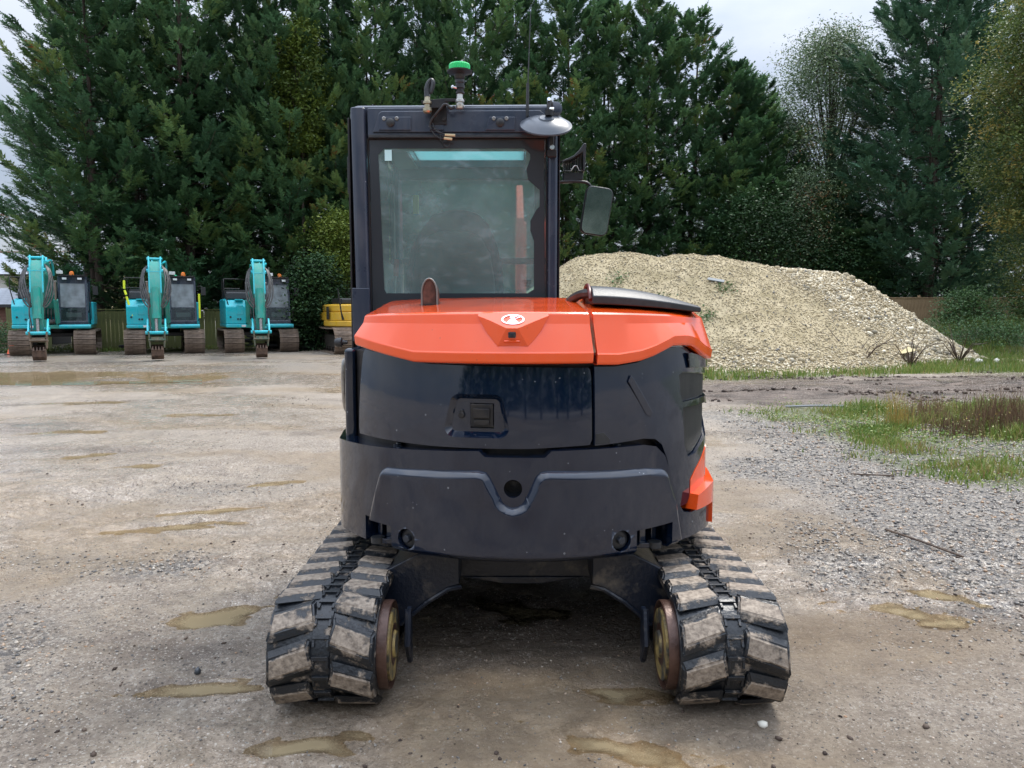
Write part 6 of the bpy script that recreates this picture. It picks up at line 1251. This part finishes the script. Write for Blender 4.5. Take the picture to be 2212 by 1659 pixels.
# round convex mirror, face down
DM = Vector((.105, CY - .085, 2.465)); ax = Vector((.02, -.66, 1)).normalized()
mr_ = PT('round_mirror', MB().lathe(DM, ax, [(.003, .014), (.033, .016), (.038, .010), (.066, .006), (.099, -.004), (.118, -.016), (.126, -.020), (.128, -.025), (.124, -.030), (.118, -.027), (.0, -.022)], 48), mat('mirror_back', (.045, .055, .07), .3, col2=(.07, .08, .10), nscale=6), 0, cab)
PT('mirror_glass', MB().lathe(DM, ax, [(.117, -.0285), (.07, -.034), (.03, -.037), (.001, -.038)], 36), M_mirror, 0, mr_)
PT('mirror_arm', MB().tube([(.118, CY - .08, 2.50), (.118, CY - .075, 2.555), (.128, CY - .05, 2.565), (.135, CY - .045, 2.50), (.135, CY - .045, 2.36), (.135, CY - .035, 2.33)], .011, 8, smooth=1).cyl((.118, CY - .08, 2.49), (.118, CY - .08, 2.515), .018, n=14), M_blackm, 0, mr_)
PT('mirror_clamp', MB().cyl((.120, CY - .086, 2.52), (.142, CY - .086, 2.52), .008, n=10).cyl((.118, CY - .07, 2.562), (.118, CY - .09, 2.566), .009, n=10), M_chrome, 0, mr_)
PT('arm_foot', MB().bx(.112, .158, CY - .062, CY - .03, 2.300, 2.335), M_blackm, .004, mr_); PT('arm_nut', MB().cyl((.135, CY - .05, 2.345), (.135, CY - .068, 2.345), .012, n=10), M_chrome, .001, mr_)
PT('post_strip', MB().bx(.173, .178, CY - .01, CY + .03, 1.5, 2.5), M_blackm, 0, cab)
# work light with heat-sink fins beyond the cab's right side
wl = PT('work_light', MB().prism([(.19, 2.245), (.19, 2.195), (.30, 2.205), (.302, 2.245)], 'y', .28, .36), M_blackp, .006, cab)
PT('light_hood', MB().prism([(.185, 2.300), (.245, 2.328), (.275, 2.358), (.298, 2.392), (.312, 2.392), (.306, 2.245), (.295, 2.245), (.292, 2.345), (.262, 2.325), (.23, 2.305), (.185, 2.292)], 'y', .24, .38), M_blackp, .004, wl)
for k in range(7): PT('fin', MB().bx(.200 + .013 * k, .206 + .013 * k, .27, .34, 2.25, 2.30 + .008 * k), M_blackp, .001, wl)
PT('light_yoke', MB().tube([(.19, .26, 2.295), (.192, .26, 2.25), (.23, .255, 2.248), (.25, .255, 2.275), (.262, .255, 2.275), (.275, .255, 2.248), (.30, .26, 2.25), (.302, .26, 2.30)], .004, 6), M_steel, 0, wl)
PT('light_arm', MB().tube([(.17, .30, 2.30), (.21, .27, 2.312), (.25, .26, 2.295)], .006, 6), M_blackm, 0, wl)
wl.location = (.028, 0, .058)
# wing mirror on bent arm
wm = PT('mirror_bracket', MB().tube([(.172, .22, 2.05), (.172, .22, 2.225), (.20, .22, 2.245), (.33, .22, 2.245), (.362, .22, 2.225), (.364, .22, 2.20)], .008, 8, smooth=2), M_blackm, 0, cab)
def plate(w, h, r, d, y0): return [(p[0], p[1]) for p in rrect(-w / 2, w / 2, -h / 2, h / 2, r)]
hb = MB().prism(plate(.150, .255, .035, 0, 0), 'y', -.006, .028); ho = PT('mirror_housing', hb, M_blackp, .006, wm, loc=(.395, .20, 2.085), rot=(R(4), R(8), R(6)))
PT('mirror_glass', MB().prism(plate(.138, .243, .030, 0, 0), 'y', -.0085, -.0062), M_mirror, 0, ho)
# left side: grab handle / work lamp beside the orange hood
PT('grab_handle', MB().tube([(-.852, -.28, 1.30), (-.875, -.30, 1.33), (-.875, -.30, 1.10), (-.855, -.28, 1.05)], .010, 8, smooth=2), M_steel, 0, cab)
PT('side_lamp', MB().lathe((-.895, -.28, 1.40), (1, 0, 0), [(.016, -.02), (.022, -.012), (.024, .012), (.012, .018), (.008, .04)], 14), M_blackp, 0, cab)
PT('left_marker', MB().bx(-.89, -.872, -.30, -.2, .80, .87), M_red, .004, mini)

# --- undercarriage
uc = MB(); uc.bx(-.33, .31, -.55, .55, .33, .50)
uf = PT('undercarriage_frame', uc, M_frame, .006)
for sx in (-1, 1):
    for sy in (-1, 1):
        leg = MB().prism([(sx * .29, .50), (sx * .47, .50), (sx * .66, .40), (sx * .66, .20), (sx * .55, .19), (sx * .43, .29), (sx * .34, .345), (sx * .29, .36)], 'y', sy * .74, sy * .40); PT('frame_leg', leg, M_frame, .008, uf)
        lip = MB().tube([(sx * .28, sy * .745, .355), (sx * .34, sy * .745, .342), (sx * .43, sy * .745, .285), (sx * .55, sy * .745, .185)], .010, 6); PT('leg_flange', lip, M_frame, 0, uf)
    PT('track_beam', MB().bx(sx * .66, sx * .90, -.85, .85, .12, .32), M_frame, .02, uf)
PT('hose_guard', MB().prism([(-.30, .335), (-.10, .30), (.08, .30), (.28, .335)], 'y', -.56, -.50), M_frame, .006, uf)
PT('swing_bearing', MB().lathe((0, 0, .50), (0, 0, 1), [(.40, 0), (.42, .01), (.42, .05), (.38, .06)], 40), M_blackm, 0, uf)
# rubber crawlers
TL, TR, TZ = 2.05, .194, .222
def lug_mesh(mirror, stagger):
    """one chevron half-lug: local x across, y along the belt, z outward"""
    w, l, h = .172, .089, .024; sk = .058 * mirror; bmn = MB()
    def q(x, y): return (x, y + sk * (x / w))
    o4 = [(-w / 2, -l / 2), (-w / 2 + .02 * (mirror < 0), l / 2), (w / 2 - .02 * (mirror > 0), l / 2), (w / 2, -l / 2)]
    bo = [(*q(x * 1.10, y * 1.62), -.004) for x, y in o4]; to = [(*q(x * .95, y * .86), h) for x, y in o4]
    bmn.add(bo + to, [(0, 1, 2, 3), (7, 6, 5, 4), (0, 4, 5, 1), (1, 5, 6, 2), (2, 6, 7, 3), (3, 7, 4, 0)])
    bm = bmesh.new(); vs = [bm.verts.new(p) for p in bmn.v]; [bm.faces.new([vs[i] for i in f]) for f in bmn.f]; bmesh.ops.recalc_face_normals(bm, faces=bm.faces)
    bmesh.ops.bevel(bm, geom=bm.edges[:], offset=.007, segments=3, affect='EDGES'); me = bpy.data.meshes.new('tread_lug'); bm.to_mesh(me); bm.free()
    a = me.attributes.new('top', 'FLOAT', 'POINT'); a.data.foreach_set('value', [.66 if v.co.z > h - .003 else (.50 if v.co.z > h - .008 else .40) for v in me.vertices]); me.shade_smooth(); me.set_sharp_from_angle(angle=R(40)); me.materials.append(M_rubber); return me
LUGS = {m: lug_mesh(m, 0) for m in (-1, 1)}
per = 2 * TL + 2 * math.pi * TR
def belt(cx, sx):
    n = 240; pts = [stadium(TL, TR, TZ, i * per / n) for i in range(n)]; v = []; prof = []
    W = .205
    # cross-section (offset across, radial): rubber carcass with thin lips and a raised centre band
    cs = [(-W, -.022), (-W, .0), (-W + .012, .004), (-.036, .004), (-.034, .010), (.034, .010), (.036, .004), (W - .012, .004), (W, 0), (W, -.022)]; m = len(cs)
    for (y, z, ny, nz) in pts: v += [(cx + a, y + ny * r, z + nz * r) for a, r in cs]
    f = [(i * m + k, i * m + (k + 1) % m, ((i + 1) % n) * m + (k + 1) % m, ((i + 1) % n) * m + k) for i in range(n) for k in range(m)]
    me = bpy.data.meshes.new('rubber_track'); me.from_pydata(v, [], f); me.update(); finish(me, 40)
    a = me.attributes.new('top', 'FLOAT', 'POINT'); a.data.foreach_set('value', np.full(len(v), .44, np.float32)); o = link('rubber_track', me, M_rubber, mini)
    N = 35
    for i in range(N):
        for side, ph, mi in ((-1, .0, 1), (1, .5, -1)):
            s = (i + ph + (.25 if sx > 0 else 0)) * per / N; y, z, ny, nz = stadium(TL, TR + .004, TZ, s)
            if nz < -.85 and abs(y) < .95 : z = z
            q = link('tread_lug', LUGS[mi], None, o, (cx + side * .112, y, z), (math.atan2(-ny, nz), 0, 0)); q.rotation_mode = 'XYZ'; q.scale = (1, 1, random.uniform(.9, 1.0))
    b = MB()
    for i in range(N * 2):
        s = (i + .3) * per / N / 2; y, z, ny, nz = stadium(TL, TR + .012, TZ, s); a = math.atan2(-ny, nz)
        b.box((cx, y, z), (.064, .016, .016), (a, 0, 0))
        y, z, ny, nz = stadium(TL, TR + .012, TZ, s + .02); b.box((cx - .027, y, z), (.010, .034, .010), (a, 0, 0)); b.box((cx + .027, y, z), (.010, .034, .010), (a, 0, 0))
    gb = PT('guide_slots', b, M_rubber, .0015, o, sm=None); gb['kind'] = 'stuff'; at = gb.data.attributes.new('top', 'FLOAT', 'POINT'); at.data.foreach_set('value', np.full(len(gb.data.vertices), .42, np.float32))
for sx in (-1, 1):
    belt(sx * .78, sx)
    for e, nm in ((-1, 'idler'), (1, 'sprocket')):
        y = e * TL / 2; xi = sx * .535; b = MB().lathe((xi, y, TZ), (sx, 0, 0), [(.03, -.004), (.135, .0), (.145, .018), (.160, .020), (.168, .0), (.172, .004), (.172, .070), (.16, .078), (.16, .34), (.03, .34)], 40); w = PT(nm, b, M_rust, .003, uf)
        PT('wheel_disc', MB().lathe((xi - sx * .006, y, TZ), (sx, 0, 0), [(.0, 0), (.05, -.006), (.055, .004), (.138, .004), (.140, .02)], 36), M_mudyel, 0, w)
    PT('idler_guard', MB().prism([(-.93, .10), (-.98, .20), (-.95, .33), (-.90, .33), (-.90, .10)], 'x', sx * .475, sx * .495), M_frame, .004, uf)
    PT('idler_guard_flange', MB().tube([(sx * .486, -.91, .10), (sx * .486, -.99, .20), (sx * .486, -.95, .335)], .013, 6), M_frame, 0, uf)
    for k in range(5):
        b = MB().cyl((sx * .70, -.66 + .33 * k, .10), (sx * .86, -.66 + .33 * k, .10), .055, n=16); PT('roller', b, M_rust, 0, uf)
